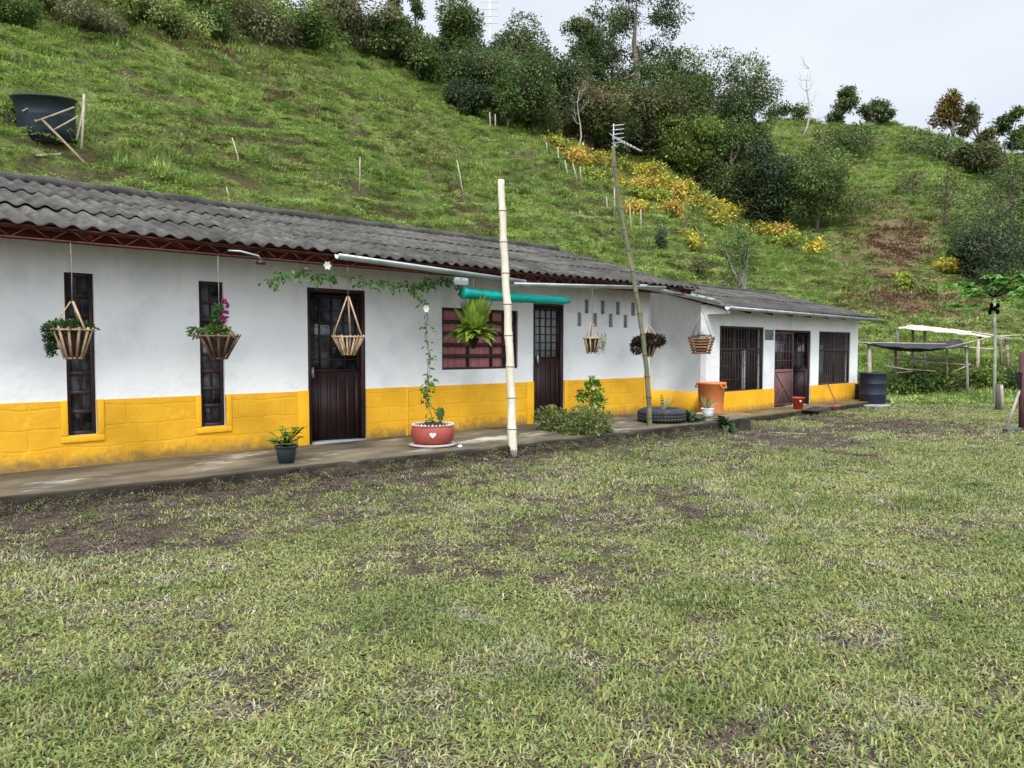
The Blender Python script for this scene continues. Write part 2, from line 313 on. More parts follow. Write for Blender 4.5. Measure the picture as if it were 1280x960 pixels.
# mossy dark face of the walkway edge is wet concrete of the same slab
# ================================================================ HOUSE
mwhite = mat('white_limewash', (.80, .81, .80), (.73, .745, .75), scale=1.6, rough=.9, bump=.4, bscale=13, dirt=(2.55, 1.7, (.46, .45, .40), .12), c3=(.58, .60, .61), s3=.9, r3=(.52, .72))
myel = mat('yellow_paint', (.80, .43, .022), (.70, .35, .014), scale=2.2, dirt=(.15, .42, (.16, .11, .05)), rough=.72, bump=.35, bscale=14, c3=(.86, .50, .03), s3=5, r3=(.58, .75), brick=(.62, .21, .3))
myelt = mat('yellow_trim', (.86, .46, .016), (.78, .40, .012), scale=4, rough=.7, bump=.3, bscale=20)
mred = mat('dark_red_paint', (.16, .022, .018), (.07, .012, .012), scale=5, rough=.7)
mrust = mat('rusty_red_steel', (.13, .05, .035), (.07, .025, .02), scale=12, rough=.7)
mdoor = mat('dark_maroon_metal', (.030, .013, .012), (.017, .008, .008), scale=4, rough=.5, bump=.1)
mframe = mat('dark_brown_metal', (.050, .024, .022), (.028, .016, .016), scale=5, rough=.5)
mglass = mat('dark_glass', (.015, .02, .024), (.10, .115, .13), scale=3.5, rough=.10, spec=.7, ramp=(.42, .62))
mcurt = mat('pink_curtain', (.42, .17, .17), (.30, .11, .12), scale=3, rough=.9, stretch=(5, 5, .4))
mwcurt = mat('pale_curtain', (.32, .33, .34), (.2, .21, .22), scale=3, rough=.9, stretch=(6, 6, .4))
mroom = mat('room_plaster', (.35, .35, .33), (.22, .22, .21), scale=1, rough=.9)
mgalv = mat('galvanised', (.45, .50, .50), (.28, .33, .33), scale=3, rough=.42, metal=.5, spec=.5, c3=(.16, .13, .10), s3=2, r3=(.62, .75))
mroof = mat('fibre_cement', (.092, .086, .076), (.036, .034, .030), scale=2.6, rough=.95, bump=.5, bscale=50, attr=.8, c3=(.022, .022, .02), s3=5.5, r3=(.52, .66), detail=7)
mgrey = mat('grey_block', (.30, .31, .31), (.2, .21, .21), scale=6, rough=.9)
def holed(mb, a0, a1, z0, z1, holes, d0, d1, ax='X', tops=None):
    xs = sorted({a0, a1, *[v for h in holes for v in h[:2] if a0 < v < a1]}); zs = sorted({z0, z1, *[v for h in holes for v in h[2:] if z0 < v < z1]})
    def P(a, d, z): return (a, d, z) if ax == 'X' else (d, a, z)
    def solid(i, j):
        if not (0 <= i < len(xs)-1 and 0 <= j < len(zs)-1): return False
        cx = (xs[i]+xs[i+1])/2; cz = (zs[j]+zs[j+1])/2
        return not any(h[0] < cx < h[1] and h[2] < cz < h[3] for h in holes)
    for i in range(len(xs)-1):
        for j in range(len(zs)-1):
            if not solid(i, j): continue
            x0, x1, u0, u1 = xs[i], xs[i+1], zs[j], zs[j+1]
            mb.add([P(x0, d0, u0), P(x1, d0, u0), P(x1, d0, u1), P(x0, d0, u1)], [(0, 1, 2, 3)]); mb.add([P(x0, d1, u0), P(x1, d1, u0), P(x1, d1, u1), P(x0, d1, u1)], [(3, 2, 1, 0)])
            for di, dj, q in ((-1, 0, [(x0, u0), (x0, u1)]), (1, 0, [(x1, u0), (x1, u1)]), (0, -1, [(x0, u0), (x1, u0)]), (0, 1, [(x0, u1), (x1, u1)])):
                if not solid(i+di, j+dj): mb.add([P(q[0][0], d0, q[0][1]), P(q[1][0], d0, q[1][1]), P(q[1][0], d1, q[1][1]), P(q[0][0], d1, q[0][1])], [(0, 1, 2, 3)])
def rectY(l, r, yt, yb, Y):
    """opening from photograph pixels; yt/yb given at its left edge"""
    m = (yt+yb)/2; return [atY(l, m, Y)[0], atY(r, m, Y)[0], atY(l, yb, Y)[2], atY(l, yt, Y)[2]]
w1 = rectY(82.5, 119, 340, 545, YW); w2 = rectY(250, 280.5, 351, 534, YW)
d1 = rectY(385, 457, 359, 556, YW); d1[2] = PL; w3 = rectY(552.5, 647.5, 384, 462.5, YW); d2 = rectY(666.5, 704.5, 378, 529, YW); d2[2] = PL
vents = []
for k, px in enumerate([722, 731, 741.5, 751, 761, 770, 779.5, 789, 798.5]):
    vents.append(rectY(px, px+5, *((392, 409) if k % 2 == 0 else (376.5, 393)), YW))
zr = np.mean([v[3]-v[2] for v in vents])
za = np.mean([v[2] for v in vents[0::2]]); zb_ = np.mean([v[2] for v in vents[1::2]])
for k, v in enumerate(vents): v[2] = za if k % 2 == 0 else zb_; v[3] = v[2]+zr
HX0, HX1, HYB = -4.0, 11.84, 14.7
ZE, SL = 2.545, .293; YE = 8.0; YR = 11.69
house = thing('farmhouse', (3.9, YW, 0), 'long white farmhouse with yellow lower wall, grey corrugated roof and two dark doors', 'house')
mb = MB(); holed(mb, HX0, HX1, -.1, 2.72, [w1, w2, d1, w3, d2]+vents, YW, YW+.15); mb.build('wall', mwhite, house)
mb = MB()
def gable(mb, x0, x1, ya, yb, zb, f):
    ys = [ya, (ya+yb)/2, yb]
    pts = [(ya, zb), (yb, zb), (yb, f(yb)), (YR, f(YR)), (ya, f(ya))] if ya < YR < yb else [(ya, zb), (yb, zb), (yb, f(yb)), (ya, f(ya))]
    n = len(pts); mb.add([(x0, y, z) for y, z in pts]+[(x1, y, z) for y, z in pts], [tuple(range(n)), tuple(range(n, 2*n))[::-1]]+[(i, (i+1) % n, n+(i+1) % n, n+i) for i in range(n)])
rf = lambda y: ZE+SL*(min(y, 2*YR-y)-YE)-.06
gable(mb, HX1-.15, HX1-.001, YW+.1501, HYB, -.1, rf); gable(mb, HX0, HX0+.15, YW+.1501, HYB, -.1, rf)
mb.box((HX0+.15, HYB-.15, -.1), (HX1-.1501, HYB, 2.6)); mb.build('end_wall', mwhite, house)
mb = MB(); mb.box((HX0+.151, YW+.151, PL-.1), (HX1-.151, HYB-.151, PL-.01)); mb.build('floor', mroom, house)
mb = MB(); mb.box((HX0+.16, 11.5, PL), (HX1-.16, 11.6, 3.2)); [mb.box((x, YW+.152, PL), (x+.1, 11.49, 2.7)) for x in (.2, 4.0, 6.3, 9.9)]
mb.build('partition_wall', mroom, house)
# dado with holes, slightly proud
DT = .865
mb = MB(); holed(mb, HX0, HX1+.012, PL-.05, DT, [w1, w2, d1, d2], YW-.014, YW+.004); mb.box((HX1+.0, YW+.0045, PL-.1), (HX1+.012, 11, DT)); mb.build('yellow_dado', myel, house)
mb = MB()
def surround(mb, r, wd, up=True):
    a, b, c, d = r; y0, y1 = YW-.032, YW-.0145
    for s0, s1, t0, t1 in ((a-wd, a-.003, c-.003, DT+.006), (b+.003, b+wd, c-.003, DT+.006), (a-wd, b+wd, c-wd*1.1, c-.0031)):
        mb.box((s0, y0, t0), (s1, y1, t1))
mbs = []
for r in (w1, w2): mbx = MB(); surround(mbx, r, .068); mbx.build('window_surround', myelt, house, bevel=.01)
for a, b in ((d1[0]-.16, d1[0]-.004), (d2[0]-.16, d2[0]-.004), (d2[1]+.004, d2[1]+.10)):
    mbx = MB(); mbx.box((a, YW-.030, PL-.04), (b, YW-.0145, DT+.008)); mbx.build('door_surround', myelt, house, bevel=.006)
mbx = MB(); xj = atY(506.5, 520, YW)[0]; mbx.box((xj, YW-.026, PL-.04), (xj+.035, YW-.0145, DT+.004)); mbx.build('wall_strip', myelt, house, bevel=.004)
mbx = MB(); mbx.box((HX1-.22, YW-.028, PL-.04), (HX1+.016, YW-.0145, DT+.008)); mbx.build('wall_strip', myelt, house, bevel=.004)
# vent block openings (dull panes set back)
for v in vents:
    mbx = MB(); mbx.box((v[0]-.001, YW+.03, v[2]-.001), (v[1]+.001, YW+.05, v[3]+.001)); mbx.build('vent_opening', mgrey, house)
# tall windows
def grid_frame(mb, r, Y, cols, rows, fw=.035, bw=.018, dep=.04, colpos=None, rowpos=None):
    a, b, c, d = r
    mb.box((a, Y, c), (a+fw, Y+dep, d)); mb.box((b-fw, Y, c), (b, Y+dep, d)); mb.box((a+fw, Y, c), (b-fw, Y+dep, c+fw)); mb.box((a+fw, Y, d-fw), (b-fw, Y+dep, d))
    ia, ib, ic, id_ = a+fw, b-fw, c+fw, d-fw
    cp = colpos or [(k+1)/cols for k in range(cols-1)]; rp = rowpos or [(k+1)/rows for k in range(rows-1)]
    for q in cp: x = ia+(ib-ia)*q; mb.box((x-bw/2, Y+.006, ic), (x+bw/2, Y+dep-.006, id_))
    for q in rp: z = ic+(id_-ic)*q; mb.box((ia, Y+.003, z-bw*.9), (ib, Y+dep-.003, z+bw*.9))
for r in (w1, w2):
    mbx = MB(); grid_frame(mbx, r, YW+.035, 2, 8, .04, .022); fr = mbx.build('window_frame', mframe, house)
    mbx = MB(); mbx.box((r[0]+.02, YW+.055, r[2]+.02), (r[1]-.02, YW+.059, r[3]-.02)); mbx.build('pane', mglass, fr)
mbx = MB(); grid_frame(mbx, w3, YW+.03, 3, 5, .035, .03, colpos=[.34, .66, .84]); fr = mbx.build('window_frame', mframe, house)
mbx = MB(); a, b, c, d = w3
for k in range(60):
    x0 = a+.03+(b-a-.06)*.86*k/60; x1 = a+.03+(b-a-.06)*.86*(k+1)/60; y0 = YW+.085+.012*math.sin(k*1.1); y1 = YW+.085+.012*math.sin((k+1)*1.1)
    mbx.add([(x0, y0, c+.02), (x1, y1, c+.02), (x1, y1, d-.02), (x0, y0, d-.02)], [(0, 1, 2, 3)])
mbx.build('curtain', mcurt, fr)
def door(name, r, Y, hinge_right, ang, parent, mleaf, glazed=True, w=None, upper='panes', split=.47, dfr=True):
    a, b, c, d = r
    if dfr:
        mbx = MB(); fw = .05
        mbx.box((a, Y+.01, c), (a+fw, Y+.10, d)); mbx.box((b-fw, Y+.01, c), (b, Y+.10, d)); mbx.box((a+fw, Y+.01, d-fw), (b-fw, Y+.10, d)); mbx.build('door_frame', mframe, parent)
        a += fw+.003; b -= fw+.003; d -= fw+.003
    W = w or (b-a); H = d-c-.01; dm = c+.008
    hx = b if hinge_right else a; sx = -1 if hinge_right else 1
    ca, sa = math.cos(ang), math.sin(ang)
    def T(mb):
        for i, v in enumerate(mb.v):
            u = v[:, 0].copy(); n = v[:, 1].copy(); v[:, 0] = hx+sx*(u*ca-n*sa*0)+(-sx)*0+(n*sa*(-sx)*-1); v[:, 1] = Y+.045+u*sa+n*ca; v[:, 2] += dm
        return mb
    hs = H*split; L_ = MB()
    L_.box((0, 0, 0), (W, .035, hs))
    nrib = max(4, int(W/.11))
    for k in range(nrib): x = W*(k+.5)/nrib; L_.box((x-.018, -.014, .05), (x+.018, 0.001, hs-.05))
    for q in ((0, .05), (W-.05, W)): L_.box((q[0], -.004, hs), (q[1], .04, H))
    L_.box((.05, -.004, H-.06), (W-.05, .04, H)); L_.box((.0501, -.004, hs), (W-.0501, .04, hs+.03))
    lf = T(L_).build('door', mleaf, parent)
    B_ = MB()
    for k in range(1, 4): x = .05+(W-.1)*k/4; B_.box((x-.008, .008, hs+.03), (x+.008, .028, H-.06))
    for k in range(1, 6): z = hs+(H-.06-hs)*k/6; B_.box((.05, .01, z-.007), (W-.05, .026, z+.007))
    T(B_).build('grille', mframe, lf)
    G_ = MB(); G_.box((.051, .03, hs+.03), (W-.051, .033, H-.061)); T(G_).build('pane', mwcurt if upper == 'curtain' else mglass, lf)
    K = MB(); K.box((W-.09, -.05, hs-.08), (W-.06, -.02, hs+.06)); K.box((W-.085, -.03, hs-.02), (W-.065, .001, hs)); T(K).build('door_handle', mgalv, lf)
    return lf
door('door', d1, YW, True, math.radians(17), house, mdoor)
door('door', d2, YW, True, math.radians(2), house, mdoor, upper='curtain', split=.55)
mbx = MB(); mbx.box((d1[0]+.05, YW-.06, PL-.03), (d1[1]-.02, YW+.3, PL+.012)); mbx.build('door_sill', mgrey, house)
mbx = MB(); mbx.box((d2[0]-.02, YW-.13, PL-.03), (d2[1]+.02, YW+.1, PL+.03)); mbx.build('door_sill', mgrey, house, bevel=.006)
# roof
def corr(mb, x0, x1, ya, za, yb, zb, period=.177, amp=.020, courses=3, seed=0, sheet=.885, step=.02, under=True, lay=.0):
    dx = period/8; n = int((x1-x0)/dx)+1; X = x0+np.arange(n)*dx; r_ = np.random.default_rng(seed)
    wv = np.cos(2*np.pi*X/period); wv = np.sign(wv)*np.abs(wv)**.85*amp
    si = np.floor((X-x0)/sheet).astype(int); ns = si.max()+1
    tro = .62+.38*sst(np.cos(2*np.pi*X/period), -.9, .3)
    for c in range(courses):
        off = r_.normal(0, .004, ns)[si]; yo = r_.normal(0, .012, ns)[si]; tn = r_.uniform(.6, 1.35, ns)[si]
        u0 = c/courses-(.03 if c else 0); u1 = (c+1)/courses+.01; rows = []; TT = []
        for j, q in enumerate(np.linspace(0, 1, 12)):
            u = u0+(u1-u0)*q; y = ya+(yb-ya)*u+yo*(1-q); z = za+(zb-za)*u+wv+off+step*(1-q)+.002
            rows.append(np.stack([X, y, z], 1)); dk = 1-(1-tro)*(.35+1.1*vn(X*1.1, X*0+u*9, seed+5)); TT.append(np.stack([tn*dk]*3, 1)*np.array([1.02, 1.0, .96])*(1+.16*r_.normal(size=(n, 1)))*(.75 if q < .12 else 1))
        m = len(rows); F = [(j*n+i, j*n+i+1, (j+1)*n+i+1, (j+1)*n+i) for j in range(m-1) for i in range(n-1)]
        low = [r-np.array([0, 0, .009]) for r in rows]
        F += [(m*n+j*n+i, m*n+(j+1)*n+i, m*n+(j+1)*n+i+1, m*n+j*n+i+1) for j in range(m-1) for i in range(n-1)]
        F += [(i, m*n+i, m*n+i+1, i+1) for i in range(n-1)]
        F += [(j*n, (j+1)*n, m*n+(j+1)*n, m*n+j*n) for j in range(m-1)]+[(j*n+n-1, m*n+j*n+n-1, m*n+(j+1)*n+n-1, (j+1)*n+n-1) for j in range(m-1)]
        mb.add(np.concatenate(rows+low), F, np.concatenate(TT+TT))
ZR = ZE+SL*(YR-YE)
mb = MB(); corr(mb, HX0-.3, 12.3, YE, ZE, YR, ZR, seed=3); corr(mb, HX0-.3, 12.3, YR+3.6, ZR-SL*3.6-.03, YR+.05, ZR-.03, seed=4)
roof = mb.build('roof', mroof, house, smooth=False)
mb = MB(); xs = np.arange(HX0-.3, 12.3, .3)
mb.tube([(x, YR, ZR+.01+.015*math.sin(i*2.1)) for i, x in enumerate(xs)], [.075+.012*(i % 3) for i in range(len(xs))], 8, tint=(.8, .8, .8)); mb.build('ridge_cap', mroof, roof)
mb = MB(); mb.box((HX0, YW-.10, 2.50), (HX1+.3, YW-.001, 2.70)); mb.build('wall_plate', mred, house)
for x in np.arange(HX0, 12.3, .85):
    mbx = MB(); mbx.beam((x, YE+.12, ZE-.085+SL*.12), (x, YR, ZR-.085), .05, .08); mbx.build('rafter', mred, house)
for k, y in enumerate((YE+.1, YE+.48, YE+1.3, YE+2.4)):
    mbx = MB(); mbx.beam((HX0-.2, y, ZE-.043+SL*(y-YE)), (12.25, y, ZE-.043+SL*(y-YE)), .045, .03); mbx.build('purlin', mred, house)
# lattice girder along the eave
mb = MB(); yt = YE+.08; zc0 = 2.425; zc1 = ZE-.01
mb.beam((HX0, yt, zc0), (11.9, yt, zc0), .014); mb.beam((HX0, yt-.02, zc1), (11.9, yt-.02, zc1), .018, .018)
x = HX0
while x < 11.7: mb.beam((x, yt-.01, zc1), (x+.16, yt, zc0), .009); mb.beam((x+.16, yt, zc0), (x+.32, yt-.01, zc1), .009); x += .32
mb.build('eave_girder', mrust, house)
def gutter(p, q, r=.06, name='gutter', parent=house, m=mgalv):
    p = np.array(p); q = np.array(q); mb = MB(); d = unit(q-p); s = np.array([d[1], -d[0], 0]); s /= np.linalg.norm(s); ang = np.linspace(-.15, math.pi+.15, 9)
    V = []
    for rr in (r, r-.006):
        for P_ in (p, q): V += [P_+s*rr*math.cos(t)-np.array([0, 0, rr*math.sin(t)]) for t in ang]
    k = len(ang); F = [(i, i+1, k+i+1, k+i) for i in range(k-1)]+[(2*k+i, 3*k+i, 3*k+i+1, 2*k+i+1) for i in range(k-1)]
    F += [(0, k, 3*k, 2*k), (k-1, 3*k-1, 4*k-1, 2*k-1)]+[(i, 2*k+i, 2*k+i+1, i+1) for i in range(k-1)]+[(k+i, k+i+1, 3*k+i+1, 3*k+i) for i in range(k-1)]
    mb.add(V, F)
    tt = p+(q-p)
    return mb.build(name, m, parent)
YG = YE-.07
gutter(atY(421, 318, YG), atY(655, 351, YG), .055); gutter(atY(640, 354, YG-.02), atY(830, 358.5, YG-.02), .05)
# small eave lamp on a bent pipe
lp = atY(326, 328, YE-.02)
mb = MB(); mb.tube([atY(285, 313, YE+.05), atY(300, 314, YE-.0), lp+np.array([-.03, 0, .07]), lp+np.array([0, 0, .03])], .011, 6); ap = mb.build('lamp_arm', mgalv, house)
mb = MB(); mb.lathe(lp, [(.015, .03), (.05, .01), (.055, -.02), (.04, -.025), (.0, -.02)], 14, cap1=False); mb.build('porch_lamp', mframe, house, smooth=True)
bx = atY(576, 352, YE+.1); mb = MB(); mb.box(bx-np.array([.12, .05, .05]), bx+np.array([.10, .05, .05])); mb.build('junction_box', mat('white_box', (.7, .72, .76)), house, bevel=.008)
# ================================================================ ANNEX
YA = 9.0; AX0, AX1 = 14.09, 21.95
annex = thing('annex_building', (18, YA, ZA), 'lower white annex at the far end, with open double door between two barred windows', 'building')
aw1 = rectY(899.5, 954.5, 407, 487.5, YA); ad = rectY(968, 1013, 412, 512, YA); aw2 = rectY(1023.5, 1062.5, 414, 481.5, YA); ad[2] = ZA
aw1[2] = .42; av = rectY(956, 966.5, 412, 425, YA)
av[0] = aw1[1]+.04; av[1] = ad[0]-.04
YEA = 8.5; ZEA = atY(902, 384, YEA)[2]; ZEA2 = atY(1092, 398, YEA)[2]; ZEA = (ZEA+ZEA2)/2+.01; YRA = 11.6; SLA = .27; ZRA = ZEA+SLA*(YRA-YEA)
ZT = ZEA+SLA*(YA-YEA)-.05
mb = MB(); holed(mb, AX0, AX1, -.3, ZT, [aw1, ad, aw2, av], YA, YA+.15); mb.build('wall', mwhite, annex)
def agable(mb, x0, x1, ya, yb, zb, dz=-.055):
    f = lambda y: ZEA+SLA*(min(y, 2*YRA-y)-YEA)+dz
    pts = [(ya, zb), (yb, zb), (yb, f(yb))]+([(YRA, f(YRA))] if ya < YRA < yb else [])+[(ya, f(ya))]
    n = len(pts); mb.add([(x0, y, z) for y, z in pts]+[(x1, y, z) for y, z in pts], [tuple(range(n)), tuple(range(n, 2*n))[::-1]]+[(i, (i+1) % n, n+(i+1) % n, n+i) for i in range(n)])
mb = MB(); agable(mb, AX0, AX0+.15, YA+.1502, 14.2, -.3); mb.build('side_wall', mwhite, annex)
mb = MB(); agable(mb, AX1-.15, AX1, YA+.1502, 14.2, -.3); mb.build('side_wall', mwhite, annex)
mb = MB(); mb.box((AX0+.1502, 14.05, -.3), (AX1-.1502, 14.2, 2.3)); mb.build('back_wall', mroom, annex)
mb = MB(); mb.box((AX0+.151, YA+.151, -.3), (AX1-.151, 14.049, ZA)); mb.build('floor', mroom, annex)
mb = MB(); mb.box((AX0+.16, 11.8, ZA+.001), (AX1-.16, 11.9, 2.9)); mb.build('partition_wall', mroom, annex)
zb0 = atY(890, 392, 8.75)[2]
mb = MB(); agable(mb, AX0-.002, AX0+.16, YEA+.03, YA-.001, zb0); mb.build('eave_bracket', mwhite, annex)
DA = .45
mb = MB(); holed(mb, AX0-.008, AX1+.01, ZA-.3, DA, [ad], YA-.010, YA+.004); mb.box((AX0-.010, YA+.0041, -.3), (AX0-.0, 14.1, DA+.02)); mb.build('yellow_dado', mat('yellow_smooth', (.84, .44, .014), (.74, .37, .010), dirt=(-.05, .2, (.16, .11, .05)), scale=2.5, rough=.7, bump=.2, bscale=16), annex)
for r in (aw1, aw2):
    mbx = MB(); grid_frame(mbx, r, YA+.02, 3 if r is aw1 else 2, 2, .05, .03, rowpos=[.66]); fr = mbx.build('window_frame', mframe, annex)
    gb = MB(); a, b, c, d = r; n = int((b-a)/.115)
    for k in range(1, n): x = a+(b-a)*k/n; gb.box((x-.007, YA+.03, c+.05), (x+.007, YA+.044, d-.05))
    for k in range(1, 5): z = c+(d-c)*k/5; gb.box((a+.05, YA+.045, z-.006), (b-.05, YA+.055, z+.006))
    gb.build('window_grille', mat('grille_iron', (.10, .075, .07), (.05, .035, .035), scale=8, rough=.6), fr)
gb = MB(); a, b, c, d = aw2; gb.box((a+.5, YA+.4, c-.1), (a+1.15, YA+.44, d-.35)); gb.build('cupboard', mgrey, annex)
gb = MB(); a, b, c, d = aw1; gb.box((b-.32, YA+.35, c-.2), (b-.22, YA+.4, d-.55)); gb.build('interior_post', mwhite, annex)
mbx = MB(); a, b, c, d = av; mbx.box((a, YA+.03, c), (b, YA+.06, d))
for i in range(3):
    for j in range(2):
        x = a+(b-a)*(i+.5)/3; z = c+(d-c)*(j+.5)/2; mbx.beam((x-.05, YA+.02, z-.05), (x+.05, YA+.02, z+.05), .02); mbx.beam((x-.05, YA+.019, z+.05), (x+.05, YA+.019, z-.05), .02)
mbx.build('vent_block', mgrey, annex)
# annex double door: left leaf shut with a cross panel, right leaf swung in
mbrn = mat('faded_maroon_metal', (.17, .085, .085), (.12, .055, .055), scale=3, rough=.65)
a, b, c, d = ad; mid = a+(b-a)*.56
mbx = MB(); mbx.box((a, YA+.02, c), (a+.05, YA+.1, d)); mbx.box((b-.05, YA+.02, c), (b, YA+.1, d)); mbx.box((a+.05, YA+.02, d-.05), (b-.05, YA+.1, d)); mbx.build('door_frame', mframe, annex)
def leafA(hx, sx, W, ang, mm):
    H = d-c-.06; hs = H*.5; ca, sa = math.cos(ang), math.sin(ang)
    def T(mb):
        for v in mb.v:
            u = v[:, 0].copy(); n = v[:, 1].copy(); v[:, 0] = hx+sx*(u*ca)-sx*n*sa; v[:, 1] = YA+.05+u*sa+n*ca; v[:, 2] += c+.01
        return mb
    l = MB(); l.box((0, 0, 0), (W, .03, hs)); l.box((0, -.006, hs), (.05, .036, H)); l.box((W-.05, -.006, hs), (W, .036, H)); l.box((.05, -.006, H-.05), (W-.05, .036, H))
    m = .1
    l.beam((m, -.006, m), (W-m, -.006, hs-m), .012, .03, up=(0, 1, 0)); l.beam((m, -.007, hs-m), (W-m, -.007, m), .012, .03, up=(0, 1, 0))
    for p, q in (((m*.6, m*.6), (W-m*.6, m*.6)), ((m*.6, hs-m*.6), (W-m*.6, hs-m*.6)), ((m*.6, m*.6), (m*.6, hs-m*.6)), ((W-m*.6, m*.6), (W-m*.6, hs-m*.6))):
        l.beam((p[0], -.006, p[1]), (q[0], -.006, q[1]), .012, .02, up=(0, 1, 0))
    lf = T(l).build('door', mm, annex)
    g_ = MB()
    for k in range(1, 6): x = .05+(W-.1)*k/6; g_.box((x-.007, .008, hs), (x+.007, .022, H-.05))
    for k in range(1, 4): z = hs+(H-.05-hs)*k/4; g_.box((.05, .009, z-.006), (W-.05, .021, z+.006))
    T(g_).build('grille', mbrn, lf)
    p_ = MB(); p_.box((.051, .024, hs), (W-.051, .027, H-.051)); T(p_).build('pane', mglass, lf)
leafA(a+.053, 1, mid-a-.06, 0.0, mbrn); leafA(b-.053, -1, b-mid-.06, math.radians(82), mdoor)
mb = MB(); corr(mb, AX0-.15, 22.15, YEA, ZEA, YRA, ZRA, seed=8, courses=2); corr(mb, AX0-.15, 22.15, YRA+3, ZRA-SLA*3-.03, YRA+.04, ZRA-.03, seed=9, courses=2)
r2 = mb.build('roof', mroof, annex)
mb = MB(); mb.tube([(x, YRA, ZRA+.01) for x in np.arange(AX0-.15, 22.1, .4)], .07, 8, tint=(.7, .7, .7)); mb.build('ridge_cap', mroof, r2)
for x in np.arange(AX0+.1, 22.1, .97):
    mbx = MB(); mbx.beam((x, YEA+.06, ZEA-.085+SLA*.06), (x, YRA, ZRA-.085), .05, .07); mbx.build('rafter', mred, annex)
gutter((AX0-.1, YEA-.06, ZEA+.005), (22.2, YEA-.06, ZEA-.045), .06, parent=annex)
# linking roof over the gap: slopes from the farmhouse eave down to the annex eave
lk0 = atY(797, 356, YG); lk1 = atY(899, 377, YEA-.10)
link = thing('passage_roof', ((lk0[0]+lk1[0])/2, YEA, lk1[2]-.05), 'sloping sheet roof and gutter bridging the gap between farmhouse and annex', 'roof')
gutter(lk0, lk1, .055, parent=link)
mb = MB(); nn = 24; rows = []
for q in (0, 1):
    for i in range(nn+1):
        u = i/nn; p = lk0*(1-u)+lk1*u; back = p+np.array([0, .42, .035+.11])
        P_ = (p+np.array([0, .03, .035+.02*math.cos(i*2.2)])) if q == 0 else back
        rows.append(P_)
V = np.array(rows); V2 = V-np.array([0, 0, .012]); k = nn+1
mb.add(np.concatenate([V, V2]), [(i, i+1, k+i+1, k+i) for i in range(nn)]+[(2*k+i, 3*k+i, 3*k+i+1, 2*k+i+1) for i in range(nn)]+[(i, 2*k+i, 2*k+i+1, i+1) for i in range(nn)], (1, 1, 1))
mb.build('roof_sheet', mat('grey_sheet', (.33, .33, .32), (.22, .22, .22), scale=2, rough=.8), link)
# teal tarpaulin rolled under the eave
ta = atY(578, 366, YE+.05); tb = atY(711, 376, YE+.05); n = 40
mb = MB(); P_ = []; R_ = []
for i in range(n+1):
    u = i/n; P_.append(ta*(1-u)+tb*u+np.array([0, 0, -.012*math.sin(u*math.pi)])); R_.append((.075-.012*u if u < .97 else .05)*(1+.05*math.sin(i*1.9)+.07*math.sin(i*.7+1)+.04*math.sin(i*3.1)))
mb.tube(P_, R_, 14); o = mb.build('rolled_tarpaulin', mat('teal_tarp', (.0, .36, .29), (.0, .25, .21), scale=5, rough=.42, bump=.5, bscale=9, stretch=(1, 3, 3)), smooth=True)
tag(o, 'teal green tarpaulin rolled up under the eave above the pink-curtained window', 'tarpaulin')
# ================================================================ OBJECTS
mwood = mat('pale_stick_wood', (.52, .38, .24), (.34, .22, .13), scale=20, rough=.7, attr=.9)
mdwood = mat('dark_stick_wood', (.20, .12, .07), (.11, .065, .04), scale=20, rough=.8, attr=.9)
mrope = mat('grey_cord', (.25, .24, .22), (.15, .14, .13), scale=40, rough=.9)
mleaf = mat('leaf_green', (.07, .17, .025), (.045, .11, .018), scale=9, rough=.5, attr=1.0, trans=.25)
mfern = mat('fern_green', (.26, .37, .05), (.17, .28, .04), scale=9, rough=.5, attr=1.0, trans=.3)
mdleaf = mat('dark_leaf', (.045, .10, .025), (.028, .065, .018), scale=9, rough=.5, attr=1.0, trans=.2)
mpale = mat('pale_leaf', (.28, .33, .16), (.18, .24, .10), scale=9, rough=.6, attr=1.0, trans=.2)
mpurple = mat('purple_petal', (.30, .02, .16), (.20, .02, .10), scale=9, rough=.6, attr=1.0, trans=.3)
mwhitef = mat('white_petal', (.85, .84, .78), (.75, .74, .68), rough=.6, trans=.3)
msoil = mat('potting_soil', (.05, .03, .02), (.02, .014, .01), scale=25, rough=1, bump=.8)
mmoss = mat('brown_moss', (.05, .042, .022), (.025, .02, .012), scale=18, rough=1, attr=1.0)
mrubber = mat('black_rubber', (.045, .047, .05), (.025, .026, .028), scale=9, rough=.75, bump=.3)
mbark = mat('bark', (.20, .16, .12), (.10, .08, .06), scale=8, rough=.95, bump=.5, c3=(.42, .40, .35), s3=3, r3=(.55, .7))
def bush_leaves(mb, c, r, n, ln, wd, lo=.6, hi=1.4, seed=1, squash=1.0, up=.3, warm=.15, hollow=.4):
    g = np.random.default_rng(seed); c = np.asarray(c, float)
    d = rdir(n, g); rr = (hollow+(1-hollow)*g.random(n)**.6)*(.75+.5*vn(d[:, 0]*2+seed, d[:, 1]*2+d[:, 2]*2, seed))
    P = c+d*rr[:, None]*np.array([r[0], r[1], r[2]])
    D = unit(d+rdir(n, g)*.8+np.array([0, 0, up])); leaves(mb, P, D, rdir(n, g)*.8+np.array([0, 0, 1.]), g.uniform(.6, 1.3, n)*ln, g.uniform(.7, 1.2, n)*wd, tints(n, lo, hi, warm, g))
